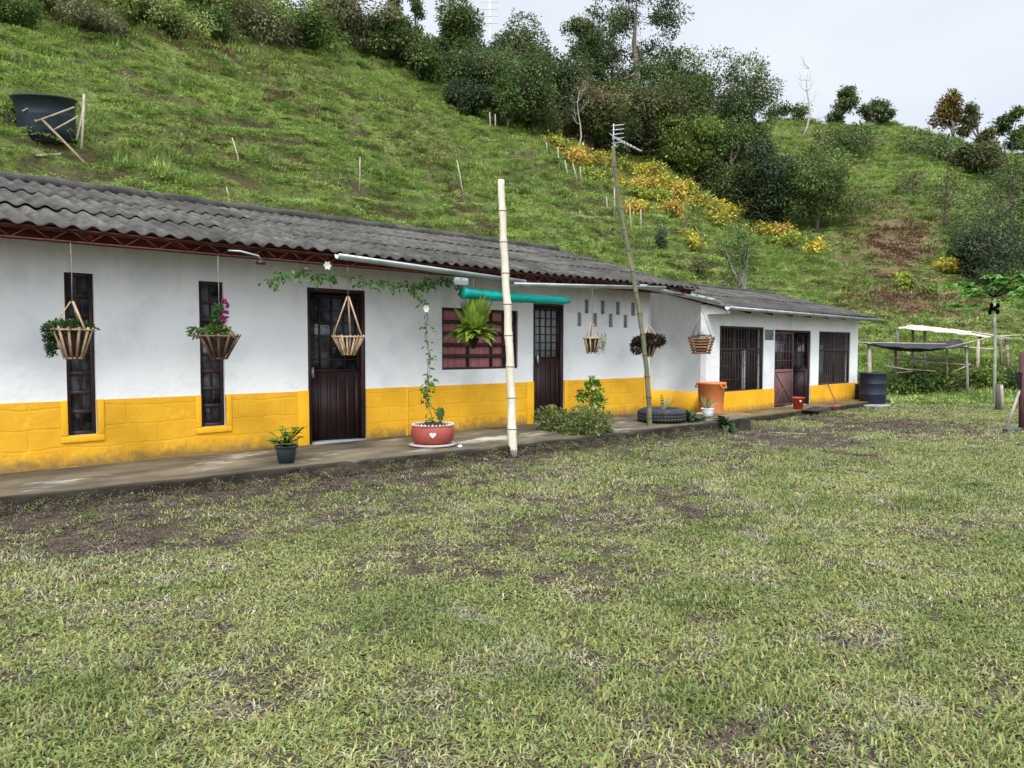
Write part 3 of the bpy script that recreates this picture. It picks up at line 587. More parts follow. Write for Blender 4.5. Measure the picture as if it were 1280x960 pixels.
def sprays(mb, c, n, L0, leafn, ln, wd, seed=1, droop=.3, spread=1.0, upb=.6, stem=None, tint=(.6, 1.4)):
    """arching stems set with paired leaves"""
    g = np.random.default_rng(seed); c = np.asarray(c, float)
    for k in range(n):
        a = g.uniform(0, 2*np.pi); e = g.uniform(.15, 1)*spread; L = L0*g.uniform(.6, 1.15)
        h = np.array([math.cos(a)*e, math.sin(a)*e, upb*g.uniform(.6, 1.2)]); h /= np.linalg.norm(h)
        t = np.linspace(0, 1, leafn); P = c+h*L*t[:, None]+np.array([0, 0, -1.])*droop*L*(t**2)[:, None]*(e+.2)
        if stem is not None: stem.tube(P[::max(1, leafn//5)], .003, 4, tint=(1, 1, 1))
        T = unit(np.gradient(P, axis=0)); S = unit(np.cross(T, [0, 0, 1.])); Un = np.cross(S, T)
        sh = np.sin(np.pi*(.12+.85*t))[:, None]; b = g.uniform(*tint)
        for sg in (-1, 1):
            D = unit(S*sg+T*.6+Un*.15+rdir(leafn, g)*.12); ti = tints(leafn, .85*b, 1.15*b, .06, g)
            leaves(mb, P, D, Un+.01, ln*sh[:, 0]+.004, np.full(leafn, wd), ti)
def basket(c, rt, rb, h, hang, top, m=mwood, n=12, seed=0, apex=None, nh=3):
    """stick basket: c = centre of rim, rt/rb radii, h height, hang = apex height above rim, top = point of the girder"""
    g = random.Random(seed); c = np.asarray(c, float)
    mb = MB()
    for k in range(n):
        a = 2*math.pi*(k+.2)/n; p = c+np.array([rt*math.cos(a), rt*math.sin(a), 0]); q = c+np.array([rb*math.cos(a), rb*math.sin(a), -h])
        mb.beam(p+(p-q)*.04, q, .022, .012, tint=tuple([g.uniform(.6, 1.3)]*3))
    for r, z, w_ in ((rt+.012, -.01, .016), (rb+.008, -h+.01, .012)):
        for k in range(6):
            a0 = 2*math.pi*k/6; a1 = 2*math.pi*(k+1)/6
            mb.beam(c+np.array([r*math.cos(a0), r*math.sin(a0), z]), c+np.array([r*math.cos(a1), r*math.sin(a1), z]), w_, tint=(1.15, 1.15, 1.15))
    ap = c+np.array([0, 0, hang]); hg = MB()
    for k in range(nh):
        a = 2*math.pi*(k+.15)/nh+.6; hg.beam(c+np.array([rt*math.cos(a), rt*math.sin(a), 0]), ap+np.array([.012*math.cos(a), .012*math.sin(a), 0]), .018, .012, tint=tuple([g.uniform(.9, 1.3)]*3))
    rp = MB(); rp.tube([ap, (ap+np.asarray(top))/2+np.array([.004, 0, 0]), np.asarray(top)], .005, 5)
    return mb, hg, rp
YH = YE+.08
def planter(pxc, yrim, ybot, yapex, wtop, wbot, label, seed, ytop=None, m=mwood, n=12, nm='hanging_planter', hm=None):
    c = atY(pxc, yrim, YH); sc = depth(c)/930; h = (ybot-yrim)*sc; hang = (yrim-yapex)*sc
    top = np.array([c[0], YH, 2.42]); rt = wtop*sc/2; rb = wbot*sc/2
    t = thing(nm, c+np.array([0, 0, -h]), label, 'hanging planter', 'planters hanging from the eave')
    mb, hg, rp = basket(c, rt, rb, h, hang, top, m, n, seed); mb.build('basket', m, t); hg.build('hanger', hm or m, t); rp.build('cord', mrope, t)
    return t, c, rt, rb, h, sc
# 1 trailing green
t, c, rt, rb, h, sc = planter(91, 411, 449, 377, 44, 20, 'stick basket planter with dense green trailing plant, hanging in front of the leftmost tall window', 1)
mb = MB(); bush_leaves(mb, c+np.array([-.03, 0, .0]), (.20, .17, .07), 800, .04, .025, seed=3, lo=.6, hi=1.6)
L1 = c-Rv*rt*1.1
for z in np.linspace(.0, -.22, 8): bush_leaves(mb, L1+np.array([-.02, 0, z]), (.07*(1+z*2), .07, .04), 70, .035, .022, seed=int(-z*100)+2, lo=.4, hi=1.0)
mb.build('foliage', mdleaf, t)
mb = MB(); mb.lathe(c+np.array([0, 0, -h*.9]), [(rb*.8, 0), (rt*.82, h*.8), (0.01, h*.85)], 12); mb.build('soil', msoil, t)
# 2 purple flowers
t, c, rt, rb, h, sc = planter(274, 419, 449, 399, 50, 17, 'stick basket planter with purple flowers on tall green shoots, hanging by the second tall window', 2, m=mdwood)
mb = MB(); bush_leaves(mb, c+np.array([-.02, 0, .03]), (.16, .14, .06), 260, .05, .03, seed=5)
bush_leaves(mb, c+np.array([-.0, 0, .2]), (.07, .07, .16), 170, .05, .03, seed=6, hollow=.1); bush_leaves(mb, c-Rv*.24+np.array([0, 0, .03]), (.09, .07, .05), 90, .045, .03, seed=7)
mb.build('foliage', mleaf, t)
for k, (dx, dz) in enumerate([(-.0, .19), (.04, .36), (.07, .32), (-.23, .03), (-.03, .05), (.05, .25), (.03, .17)]):
    mb = MB(); p = c+Rv*dx+np.array([0, -.06, dz]); g = np.random.default_rng(k)
    D = rdir(9, g)+np.array([0, -.8, 0]); leaves(mb, np.repeat([p], 9, 0), D, rdir(9, g), np.full(9, .045), np.full(9, .035), tints(9, .8, 1.6, .1, g)); mb.build('flower', mpurple, t)
mb = MB(); mb.lathe(c+np.array([0, 0, -h*.9]), [(rb*.8, 0), (rt*.82, h*.8), (0.01, h*.85)], 12); mb.build('soil', msoil, t)
# 3 empty
planter(435.5, 420, 444, 371, 40, 15, 'empty stick basket planter hanging in front of the leftmost dark door', 3)
# 4 fern
cf = atY(592, 434, YH); t = thing('hanging_fern', cf, 'big bright green fern hanging in front of the pink-curtained window', 'hanging planter', 'planters hanging from the eave')
mb = MB(); mb.lathe(cf, [(.03, -.02), (.07, .10), (.08, .13)], 10, cap0=True); mb.build('basket', mdwood, t)
mb = MB(); st = MB(); sprays(mb, cf+np.array([0, 0, .1]), 100, .62, 24, .07, .026, seed=4, droop=.12, spread=.55, upb=1.25, stem=st, tint=(.6, 1.5)); sprays(mb, cf+np.array([0, 0, .12]), 130, .50, 22, .065, .026, seed=14, droop=.45, spread=1.3, upb=1.0, stem=st, tint=(.6, 1.5)); mb.build('frond', mfern, t); st.build('stem', mfern, t)
mb = MB(); tp = np.array([cf[0], YH, 2.42]); [mb.tube([cf+np.array([.11*math.cos(a), .11*math.sin(a), .15]), cf+np.array([0, 0, .6]), tp], .004, 5) for a in (0, 2.1, 4.2)]; mb.build('cord', mrope, t)
# 5 pale trailing
t, c, rt, rb, h, sc = planter(740, 422, 442, 403, 20, 11, 'small stick basket with pale trailing plant on one side, hanging by the vent openings', 5, m=mwood, n=9)
mb = MB()
for z in np.linspace(0, -.24, 7): bush_leaves(mb, c+Rv*(rt*1.25)+np.array([0, 0, .02+z]), (.05, .05, .05), 24, .07, .014, seed=int(-z*90)+12)
mb.build('foliage', mpale, t)
mb = MB(); mb.lathe(c+np.array([0, 0, -h*.9]), [(rb*.8, 0), (rt*.85, h*.85), (0.01, h*.9)], 12); mb.build('soil', msoil, t)
# 6 mossy
t, c, rt, rb, h, sc = planter(811, 425, 446, 407, 26, 9, 'stick basket overflowing with brown moss, hanging beside the leaning aerial pole', 6, m=mwood, n=10)
mb = MB(); bush_leaves(mb, c+np.array([0, 0, -.02]), (.30, .27, .12), 2600, .05, .026, seed=9, lo=.5, hi=1.5, hollow=.5); bush_leaves(mb, c-Rv*.20+np.array([0, 0, -.10]), (.12, .12, .15), 700, .05, .026, seed=10); mb.build('moss', mmoss, t)
mb = MB(); mb.lathe(c+np.array([0, 0, -h*.9]), [(rb*.8, 0), (rt*.85, h*.85), (0.01, h*.9)], 12); mb.build('soil', msoil, t)
# 7 square slatted
cq = atY(877, 422, YH+.1); sc = depth(cq)/930
t = thing('hanging_planter', cq+np.array([0, 0, -.30]), 'square basket of stacked horizontal slats with pale edges, hanging at the annex corner', 'hanging planter', 'planters hanging from the eave')
mb = MB(); g = random.Random(3)
for k in range(6):
    z = -.30+k*.055; r = .145+.016*k
    for a in range(4):
        an = a*math.pi/2+.55; d = np.array([math.cos(an), math.sin(an), 0]); s_ = np.array([-d[1], d[0], 0]); zz = z+(a % 2)*.026
        mb.beam(cq+d*r-s_*(r+.03)+np.array([0, 0, zz]), cq+d*r+s_*(r+.03)+np.array([0, 0, zz]), .036, .034, tint=tuple([g.uniform(.5, 1.6)]*3))
mb.build('basket', mat('slat_wood', (.26, .13, .06), (.15, .08, .04), scale=15, rough=.8, attr=.9), t)
mb = MB(); mb.lathe(cq+np.array([0, 0, -.28]), [(.12, 0), (.19, .26), (.01, .28)], 4, cap0=True); bush_leaves(mb, cq+np.array([0, 0, .0]), (.19, .19, .04), 200, .05, .02, seed=3); mb.build('moss', mmoss, t)
mb = MB(); sprays(mb, cq, 7, .22, 4, .03, .012, seed=8, droop=.3, upb=1.4); mb.build('foliage', mpale, t)
mb = MB(); ap = cq+np.array([0, 0, .56]); tp = np.array([cq[0], YH+.1, 2.50])
for a in range(4): an = a*math.pi/2+.55+.78; mb.tube([cq+np.array([.27*math.cos(an), .27*math.sin(an), .0]), ap], .006, 5)
mb.tube([ap, tp], .004, 5); mb.build('cord', mrope, t)
# ---- bamboo pole
def bamboo(name, b, tp, r, label, m, sway=.0, nodes=11, cat='pole'):
    t = thing(name, b, label, cat); mb = MB(); b = np.asarray(b, float); tp = np.asarray(tp, float); P_ = []; R_ = []
    H = nodes*6
    for i in range(H+1):
        u = i/H; P_.append(b+(tp-b)*u+Rv*sway*math.sin(u*math.pi*1.6)+Rv*.004*math.sin(i*.7)); k = i % 6; R_.append(r*(1.06-.25*u)*(1.16 if k == 0 and 0 < i < H else 1.0))
    mb.tube(P_, R_, 12, tint=(1, 1, 1)); nd = mb
    for i in range(6, H, 6): nd.tube([P_[i]-np.array([0, 0, .006]), P_[i]+np.array([0, 0, .006])], R_[i]*1.03, 12, tint=(.25, .23, .2))
    mb.build('cane', m, t, smooth=True)
    return t, P_
mbam = mat('pale_bamboo', (.66, .62, .50), (.48, .43, .32), scale=2.5, rough=.5, c3=(.30, .24, .16), s3=4, r3=(.58, .72), stretch=(2, 2, .5), attr=1.0)
pb = atZ(641, 575, -.02); dp = depth(pb); pt = CAM+ray(627.5, 225)*dp
bamboo('bamboo_pole', pb, pt, .054, 'thick pale bamboo pole standing in the lawn in front of the farmhouse', mbam, sway=.012, nodes=9)
# ---- leaning aerial pole
pb = atZ(813, 549, -.05); dp = depth(pb); pt = CAM+ray(771, 183)*dp
t, P_ = bamboo('aerial_pole', pb, pt, .038, 'thin leaning greenish pole carrying a television aerial above the roof', mat('green_cane', (.17, .16, .09), (.09, .095, .05), scale=3, rough=.8, c3=(.33, .27, .2), s3=2, attr=1.0), sway=.07, nodes=14, cat='aerial pole')
malu = mat('aluminium', (.62, .63, .64), (.48, .49, .5), scale=5, rough=.4, metal=.6)
A0 = CAM+ray(767, 172)*dp; A1 = CAM+ray(802, 189)*(dp-.25); mb = MB(); mb.tube([A0-(A1-A0)*.05, A1], .011, 6)
dA = unit(A1-A0); el = unit(np.cross(dA, [0, 0, 1.])*.8+unit(np.array([-.9, -.1, .35]))*.9)
an = thing  # noqa
for k in range(8):
    p = A0+(A1-A0)*(.05+.11*k); l = .17-.012*k; mb.tube([p-el*l, p+el*l], .006, 5)
for k in range(5):
    p = A0+np.array([0, 0, -.1+.07*k]); mb.tube([p-Rv*.03-Fh*.02, p+Rv*.17+np.array([0, 0, .03])], .006, 5)
mb.tube([A0-np.array([0, 0, .12]), A0+np.array([0, 0, .22])], .010, 6)
mb.tube([pt, A0+np.array([0, 0, -.12])], .014, 6); mb.build('aerial', malu, t)
mb = MB(); mb.tube([P_[-1]]+[P_[i]+Rv*.05*math.sin(i*.15)+Fh*-.03 for i in range(len(P_)-8, 30, -8)], .004, 4); mb.build('cable', mrope, t)
# ---- pots
def pot(name, px, yb, r, h, m, label, zb=PL, taper=.72, group=None, cat='plant pot', rim=True):
    c = atZ(px, yb, zb); t = thing(name, c, label, cat, group); mb = MB()
    pr = [(r*taper, 0), (r*.97, h*.86), (r*.97, h*.88), (r*1.06, h*.88), (r*1.06, h), (r*.94, h), (r*.92, h*.88)] if rim else [(r*taper, 0), (r, h), (r*.95, h), (r*.93, h*.85)]
    mb.lathe(c+np.array([0, 0, .002]), pr, 28, cap0=True); mb.build('pot', m, t, smooth=False)
    mb = MB(); mb.lathe(c, [(r*.92, h*.87), (r*.5, h*.9), (.001, h*.9)], 20); mb.build('soil', msoil, t)
    return t, c+np.array([0, 0, h*.9])
t, c = pot('potted_plant', 358, 579.5, .115, .20, mat('dark_grey_plastic', (.035, .045, .05), rough=.5), 'small dark pot of bright green leaves on the walkway left of the leftmost door', zb=PL-.01)
mb = MB(); st = MB(); g = np.random.default_rng(2); P_ = c+np.stack([g.uniform(-.17, .17, 46), g.uniform(-.15, .15, 46), g.uniform(.03, .22, 46)], 1)
for p in P_:
    st.tube([c, (p+c)/2+np.array([0, 0, .02]), p], .003, 4); a = g.uniform(0, 6)
    for k in range(5): aa = a+k*1.256; leaves(mb, p[None], np.array([[math.cos(aa), math.sin(aa), .25]]), np.array([[0, 0, 1.]]), [.05], [.045], tints(1, .8, 1.7, .05, g))
mb.build('foliage', mat('bright_leaf', (.10, .27, .03), (.07, .2, .025), scale=9, rough=.5, attr=1.0, trans=.3), t); st.build('stem', mleaf, t)
# tyre planter with heart
c = atZ(541, 557, PL); sc = depth(c)/930; R0 = 27*sc
t = thing('tyre_planter', c, 'red painted tyre planter with a white heart and shells round its rim', 'tyre planter')
mredp = mat('red_paint', (.34, .075, .052), (.26, .055, .042), scale=6, rough=.6, bump=.15, c3=(.25, .06, .04), s3=6)
mb = MB(); mb.lathe(c, [(R0*.72, .035), (R0*.86, .05), (R0*.97, .10), (R0*1.0, .17), (R0*.97, .23), (R0*.90, .262), (R0*.84, .262), (R0*.8, .22)], 40, cap0=True); mb.build('tyre', mredp, t, smooth=True)
mb = MB(); mb.lathe(c, [(R0*.86, .24), (R0*.55, .275), (R0*.25, .30), (.001, .305)], 24, wob=.02); mb.build('soil', msoil, t, smooth=True)
mb = MB(); mb.lathe(c, [(R0*.9, .0), (R0*1.08, .012), (R0*1.1, .028), (R0*.9, .032), (R0*.5, .034)], 36, cap0=True, cap1=True, wob=.01); mb.build('stone_base', mat('pale_plate', (.5, .42, .38), (.3, .25, .22), scale=8), t)
mb = MB(); g = random.Random(5)
for k in range(34):
    a = 2*math.pi*k/34; p = c+np.array([R0*.93*math.cos(a), R0*.93*math.sin(a), .275]); r = g.uniform(.014, .022)
    mb.lathe(p, [(.002, -r), (r, -r*.4), (r, r*.3), (.002, r)], 7)
mb.build('shell_edging', mat('shell', (.58, .50, .44), (.38, .32, .27), scale=20), t)
toC = unit(CAM-c); toC[2] = 0; toC = unit(toC); sd_ = np.array([-toC[1], toC[0], 0]); mb = MB(); pts = []
for k in range(30):
    a = 2*math.pi*k/30; hx = 16*math.sin(a)**3/17*.044; hz = (13*math.cos(a)-5*math.cos(2*a)-2*math.cos(3*a)-math.cos(4*a))/17*.042
    rr = R0*1.012; ph = hx/rr; pts.append(c+toC*rr*math.cos(ph)+sd_*rr*math.sin(ph)+np.array([0, 0, .165+hz]))
ctr = c+toC*(R0*1.02)+np.array([0, 0, .165]); mb.add([ctr]+pts, [(0, i+1, (i+1) % 30+1) for i in range(30)]); mb.build('painted_heart', mat('white_paint', (.82, .8, .78)), t)
# climbing vine
v0 = c+np.array([0, 0, .28]); yv = YH-.02
pv = [v0, v0+np.array([.0, .05, .4])]+[atY(x, y, Y_) for x, y, Y_ in [(543, 470, 7.9), (541, 440, 7.98), (537, 415, 8.02), (534, 390, 8.04), (529, 372, 8.06), (514, 357, 8.07), (480, 351, 8.08), (440, 349, 8.08), (415, 345, 8.08), (408, 333, 8.08)]]
pv2 = [atY(x, y, Y_) for x, y, Y_ in [(514, 357, 8.07), (545, 353, 8.1), (575, 358, 8.1)]]; pv3 = [atY(x, y, 8.1) for x, y in [(408, 345), (372, 340), (350, 342), (332, 350)]]
vt = thing('climbing_vine', v0, 'thin climbing vine with white flowers rising from the heart-painted tyre to the eave', 'vine'); mb = MB(); st = MB()
def dense(P, n):
    P = np.asarray(P); s = np.concatenate([[0], np.cumsum(np.linalg.norm(np.diff(P, axis=0), axis=1))]); u = np.linspace(0, s[-1], n); return np.stack([np.interp(u, s, P[:, k]) for k in range(3)], 1)
g = np.random.default_rng(11)
for P_, dens in ((pv, 1.0), (pv2, .7), (pv3, .35)):
    Q = dense(P_, 60); wv = np.cumsum(g.normal(0, .012, Q.shape), 0); wv -= np.linspace(0, 1, 60)[:, None]*wv[-1]; Q = Q+wv+g.normal(0, .008, Q.shape); st.tube(Q, .005, 5); st.tube(Q[::3]+np.array([.02, 0, .02]), .003, 4)
    nl = int(len(Q)*5*dens); ii = g.integers(0, len(Q), nl); ii = np.where(vn(ii*.28, ii*0., 3) > .42, ii, g.integers(0, len(Q), nl)); C_ = Q[ii]+g.normal(0, .03, (nl, 3))
    hi = (C_[:, 2] > 2.05); keep = g.random(nl) < np.where(hi, 1.0, np.where(C_[:, 2] > 1.6, .75, np.where((C_[:, 2] > .75) & (C_[:, 2] < 1.05), 1.0, .4))); C_ = C_[keep]; nl = len(C_)
    D = rdir(nl, g)*np.array([1, .8, .6])+np.array([0, -.3, -.55]); leaves(mb, C_+D*.02, D, rdir(nl, g)+np.array([0, -1, .4]), g.uniform(.05, .11, nl), g.uniform(.025, .045, nl), tints(nl, .6, 1.6, .12, g))
mb.build('foliage', mleaf, vt); st.build('stem', mat('vine_stem', (.14, .15, .06), (.1, .08, .04)), vt)
for px, py in ((408.5, 332), (532, 386)):
    p = atY(px, py, 8.0); fl = MB()
    for k in range(6): a = k*1.047; leaves(fl, p[None], np.array([[math.cos(a), -.35, math.sin(a)]]), np.array([[0, -1., 0]]), [.06], [.05], None)
    fl.build('flower', mwhitef, vt)
# second small shoot
sh = MB(); s0 = c+np.array([.2, .1, .28]); sprays(sh, s0, 4, .22, 7, .06, .04, seed=3, upb=1.5, stem=sh); tag(sh.build('seedling', mleaf), 'small green shoot growing beside the vine in the heart-painted tyre', 'plant')
# low bush and rose
cb = atZ(735, 556, .0); cb = cb+np.array([.0, .05, 0])
t = thing('garden_bush', cb, 'low spreading grey-green bush in front of the middle dark door', 'bush'); mb = MB(); st = MB()
for k, (dx, dy, r, h_) in enumerate([(-.05, 0, .34, .28), (.12, 0, .27, .36), (-.30, .3, .28, .33), (-.5, .5, .24, .36), (.0, .25, .26, .38), (.22, .1, .16, .22), (-.12, -.12, .22, .16)]):
    bush_leaves(mb, cb+Rv*dx+Fh*dy+np.array([0, 0, h_*.85]), (r, r, h_*.62), 1500, .048, .024, seed=20+k, lo=.5, hi=1.8, hollow=.3, warm=.2)
    for j in range(5): a = j*1.3+k; st.tube([cb+np.array([0, 0, -.02]), cb+Rv*dx+Fh*dy+np.array([.15*math.cos(a), .15*math.sin(a), h_])], .006, 4)
mb.build('foliage', mat('greygreen_leaf', (.17, .20, .06), (.11, .135, .04), scale=5, rough=.6, attr=1.0, trans=.2), t); st.build('stem', mbark, t)
cr_ = atZ(745, 530, PL)+np.array([0, .05, 0]); t = thing('rose_bush', cr_, 'slim rose bush with bright leaves and a pale bloom behind the low bush', 'bush'); mb = MB(); st = MB()
st.tube([cr_, cr_+np.array([-.02, 0, .35]), cr_+np.array([-.03, 0, .62])], .009, 5); st.tube([cr_+np.array([0, 0, .2]), cr_+np.array([-.2, 0, .45])], .006, 5)
for k, (dx, dz, r) in enumerate([(0, .42, .17), (.02, .58, .14), (-.2, .46, .08), (.08, .34, .13), (-.04, .66, .1)]):
    bush_leaves(mb, cr_+Rv*dx+np.array([0, 0, dz]), (r, r, r), 110, .065, .042, seed=40+k, lo=.7, hi=1.7, hollow=.2)
mb.build('foliage', mat('rose_leaf', (.09, .24, .04), (.06, .17, .03), scale=9, rough=.5, attr=1.0, trans=.3), t); st.build('stem', mat('rose_stem', (.12, .13, .05)), t)
for dx, dz in ((-.03, .60), (.0, .30)):
    fl = MB(); p = cr_+Rv*dx-Fh*.15+np.array([0, 0, dz]); g = np.random.default_rng(3); leaves(fl, np.repeat([p], 14, 0), rdir(14, g), rdir(14, g), np.full(14, .045), np.full(14, .04), None); fl.build('flower', mat('yellowish_petal', (.75, .68, .35), (.7, .6, .4), trans=.3), t)
# bowl
c = atZ(713, 538, PL); t = MB(); t.lathe(c, [(.06, 0), (.10, .05), (.115, .09), (.105, .09), (.09, .05), (.02, .015)], 20, cap0=True); tag(t.build('bowl', mat('white_enamel', (.72, .74, .76), rough=.3), smooth=True), 'small white bowl on the walkway right of the low bush', 'bowl')
# black tyre lying on walkway
def tyre(px, yb, r, h, label, m, zb, name='tyre'):
    c = atZ(px, yb, zb); t = thing(name, c+np.array([0, 0, .005]), label, 'tyre'); mb = MB()
    mb.lathe(c, [(r*.62, .02), (r*.80, .0), (r*.95, .03), (r, h*.25), (r*1.005, h*.5), (r, h*.75), (r*.95, h-.03), (r*.8, h), (r*.62, h-.02), (r*.6, h*.6)], 44); mb.build('carcass', m, t, smooth=True)
    tr = MB()
    for k in range(44):
        a = 2*math.pi*k/44
        for z in (.2, .42, .64):
            p = c+np.array([r*1.0*math.cos(a), r*1.0*math.sin(a), h*z]); q = c+np.array([r*1.0*math.cos(a+.10), r*1.0*math.sin(a+.10), h*(z+.07)]); tr.beam(p, q, .02, .05)
    tr.build('tread', m, t)
    return t, c
t, c = tyre(827, 527, .40, .235, 'old black tyre lying flat on the walkway by the annex corner', mrubber, PL)
mb = MB(); mb.lathe(c, [(.30, .10), (.001, .14)], 20); mb.build('soil', msoil, t)
mb = MB(); sprays(mb, c+np.array([.05, 0, .14]), 6, .42, 8, .045, .025, seed=5, upb=1.8, droop=.2, stem=mb); tag(mb.build('seedling', mpale), 'thin seedling growing from the soil inside the black tyre', 'plant')
# leafy plants right of the tyre
for k, (px, py, n, L0, lab, mm) in enumerate([(861, 527, 16, .30, 'dark broad-leaved plant growing between the black tyre and the orange barrel', mdleaf), (873, 531, 16, .34, 'pale green strappy plant spilling over the walkway edge under the white pot', mleaf), (905, 531, 12, .30, 'low dark green plant covering the corner of the walkway right of the white pot', mdleaf)]):
    c = atZ(px, py, PL if k < 1 else .10); mb = MB(); sprays(mb, c+np.array([0, 0, .0]), n*(2 if k == 2 else 1), L0, 9, .085, .06 if k == 0 else .04, seed=60+k, upb=1.1 if k == 0 else .5, droop=.6, spread=1.2, stem=mb); tag(mb.build('leafy_plant', mm), lab, 'plant')
# orange barrel
morg = mat('orange_plastic', (.72, .24, .08), (.62, .19, .065), scale=3, rough=.5, c3=(.5, .2, .09), s3=5, r3=(.58, .75))
c = atZ(893.5, 520, .02); sc = depth(c)/930; t = thing('orange_barrel', c, 'large orange plastic barrel standing at the annex corner', 'barrel'); h = 41.5*sc; r = 18*sc
c0 = c+Fh*r; t.location = c0.tolist(); WL[t] = np.array(c0)
mb = MB(); mb.lathe(c0, [(r*.78, 0), (r*.80, .03), (r*.95, h*.93), (r*1.03, h*.94), (r*1.04, h), (r*.97, h), (r*.9, h*.7), (r*.75, .05), (.01, .05)], 36, cap0=True); mb.build('body', morg, t, smooth=False)
for sg in (-1, 1):
    hb = MB(); ctr = c0+(Rv*.62*sg-Fh*.75)*r*.98 if sg > 0 else c0+(Rv*.75*sg+Fh*.6)*r; u = unit(np.array([ctr[0]-c0[0], ctr[1]-c0[1], 0])); s_ = np.array([-u[1], u[0], 0])
    hb.tube([ctr-s_*.09+np.array([0, 0, h*.95]), ctr-s_*.07+u*.04+np.array([0, 0, h*.84]), ctr+s_*.07+u*.04+np.array([0, 0, h*.84]), ctr+s_*.09+np.array([0, 0, h*.95])], .014, 6); hb.build('handle', morg, t)
t, c = pot('potted_plant', 884.5, 523, .115, .19, mat('white_plastic', (.75, .76, .77), rough=.4), 'small white pot with spiky plant in front of the orange barrel', zb=.12, taper=.8)
mb = MB(); g = np.random.default_rng(9); D = rdir(16, g)*.5+np.array([0, 0, 1.]); D[:5] = rdir(5, g)*np.array([1, 1, .2])+np.array([0, 0, .5]); leaves(mb, np.repeat([c], 16, 0), D, rdir(16, g), g.uniform(.2, .36, 16), np.full(16, .035), tints(16, .7, 1.4, .1, g)); mb.build('foliage', mpale, t)
# red bucket
c = atZ(997.5, 511.5, ZA); t = thing('red_bucket', c, 'red plastic bucket standing in the open doorway of the annex', 'bucket'); mrb = mat('red_plastic', (.50, .07, .04), (.42, .05, .03), rough=.4)
mb = MB(); mb.lathe(c, [(.10, 0), (.138, .27), (.15, .27), (.15, .29), (.138, .29), (.10, .03), (.01, .03)], 26, cap0=True); mb.build('body', mrb, t)
mb = MB(); mb.tube([c+np.array([.145*math.cos(a), .02, .28-.1*math.sin(a)*0+.0+.03*math.sin(a)]) if 0 else c+Rv*.146*math.cos(a)+np.array([0, 0, .27])-Fh*(.02+.13*math.sin(a))*.9 for a in np.linspace(0, math.pi, 10)], .005, 5); mb.build('handle', malu, t)
mb = MB(); mb.box(c-Fh*.135+np.array([-.0, -.02, .18])-Rv*.04, c-Fh*.135+np.array([.04, .0, .22])+Rv*.02); mb.build('sticker', mat('white_paint', (.8, .8, .8)), t)
# boots/mat heap by the door
c = atZ(1016, 512, ZA); mb = MB(); bush_leaves(mb, c+np.array([0, -.05, .05]), (.22, .16, .05), 10, .02, .02)
mb = MB(); g = random.Random(4); nn = 18; V = []; 
for i in range(nn):
    for j in range(8):
        u = i/(nn-1)-.5; v = j/7-.5; V.append(c+np.array([u*.9, v*.36-.1, .005+.06*max(0, 1-4*u*u)*max(0, 1-4*v*v)*(1+.5*math.sin(i*1.7+j))]))
mb.add(V, [(i*8+j, i*8+j+1, (i+1)*8+j+1, (i+1)*8+j) for i in range(nn-1) for j in range(7)]); tag(mb.build('doormat', mat('dark_cloth', (.02, .018, .018), (.04, .03, .03), scale=20), smooth=True), 'crumpled dark doormat on the annex step right of the red bucket', 'doormat')
# mop
b = atZ(1046, 508.5, ZA); tp = atY(1031, 472, YA-.03); t = thing('mop', b, 'mop with red head leaning against the annex wall under the right barred window', 'mop')
mb = MB(); mb.tube([b+np.array([0, 0, .05]), tp], .013, 6); mb.build('handle', mat('mop_stick', (.12, .06, .04)), t); mb = MB(); g = np.random.default_rng(3)
for k in range(30): a = k*.21; d = np.array([math.cos(a)*.15, math.sin(a)*.08, -.055]); mb.tube([b+np.array([0, 0, .06]), b+np.array([0, 0, .055])+d*.6+np.array([0, 0, .01]), b+np.array([0, 0, .06])+d], .011, 4)
mb.build('head', mat('mop_red', (.40, .07, .06), (.25, .05, .05), scale=20), t)
# drums
def drum(px, yb, r, h, m, lab, rib=True):
    c = atZ(px, yb, -.13)+Fh*r; t = thing('drum', c, lab, 'drum'); mb = MB(); pr = [(r*.9, 0), (r*.95, .03)]
    for k in range(1, 3): z = h*k/3; pr += [(r*.97, z-.025), (r*1.0, z-.01), (r*1.0, z+.01), (r*.97, z+.025)]
    pr += [(r*.98, h-.05), (r*1.03, h-.04), (r*1.03, h), (r*.96, h), (r*.93, h*.6)]
    mb.lathe(c, pr, 36, cap0=True); mb.build('body', m, t, smooth=True)
    mb = MB(); mb.lathe(c, [(r*.93, h*.8), (.001, h*.8)], 30); mb.build('water', mglass, t); return t
drum(1098, 507, .345, .89, mat('navy_plastic', (.012, .014, .028), (.02, .023, .038), scale=3, rough=.55), 'big dark navy drum standing right of the annex')
drum(1083, 504, .25, .55, mat('blackish_plastic', (.014, .025, .03), rough=.5), 'low black drum half hidden between annex wall and big navy drum')
mb = MB(); c = atZ(1098, 508.5, -.14)+Fh*.3; mb.lathe(c, [(.45, 0), (.45, .035), (.4, .045)], 20, cap0=True, cap1=True, wob=.05); tag(mb.build('concrete_base', mgrey), 'round pale slab under the big navy drum', 'slab')
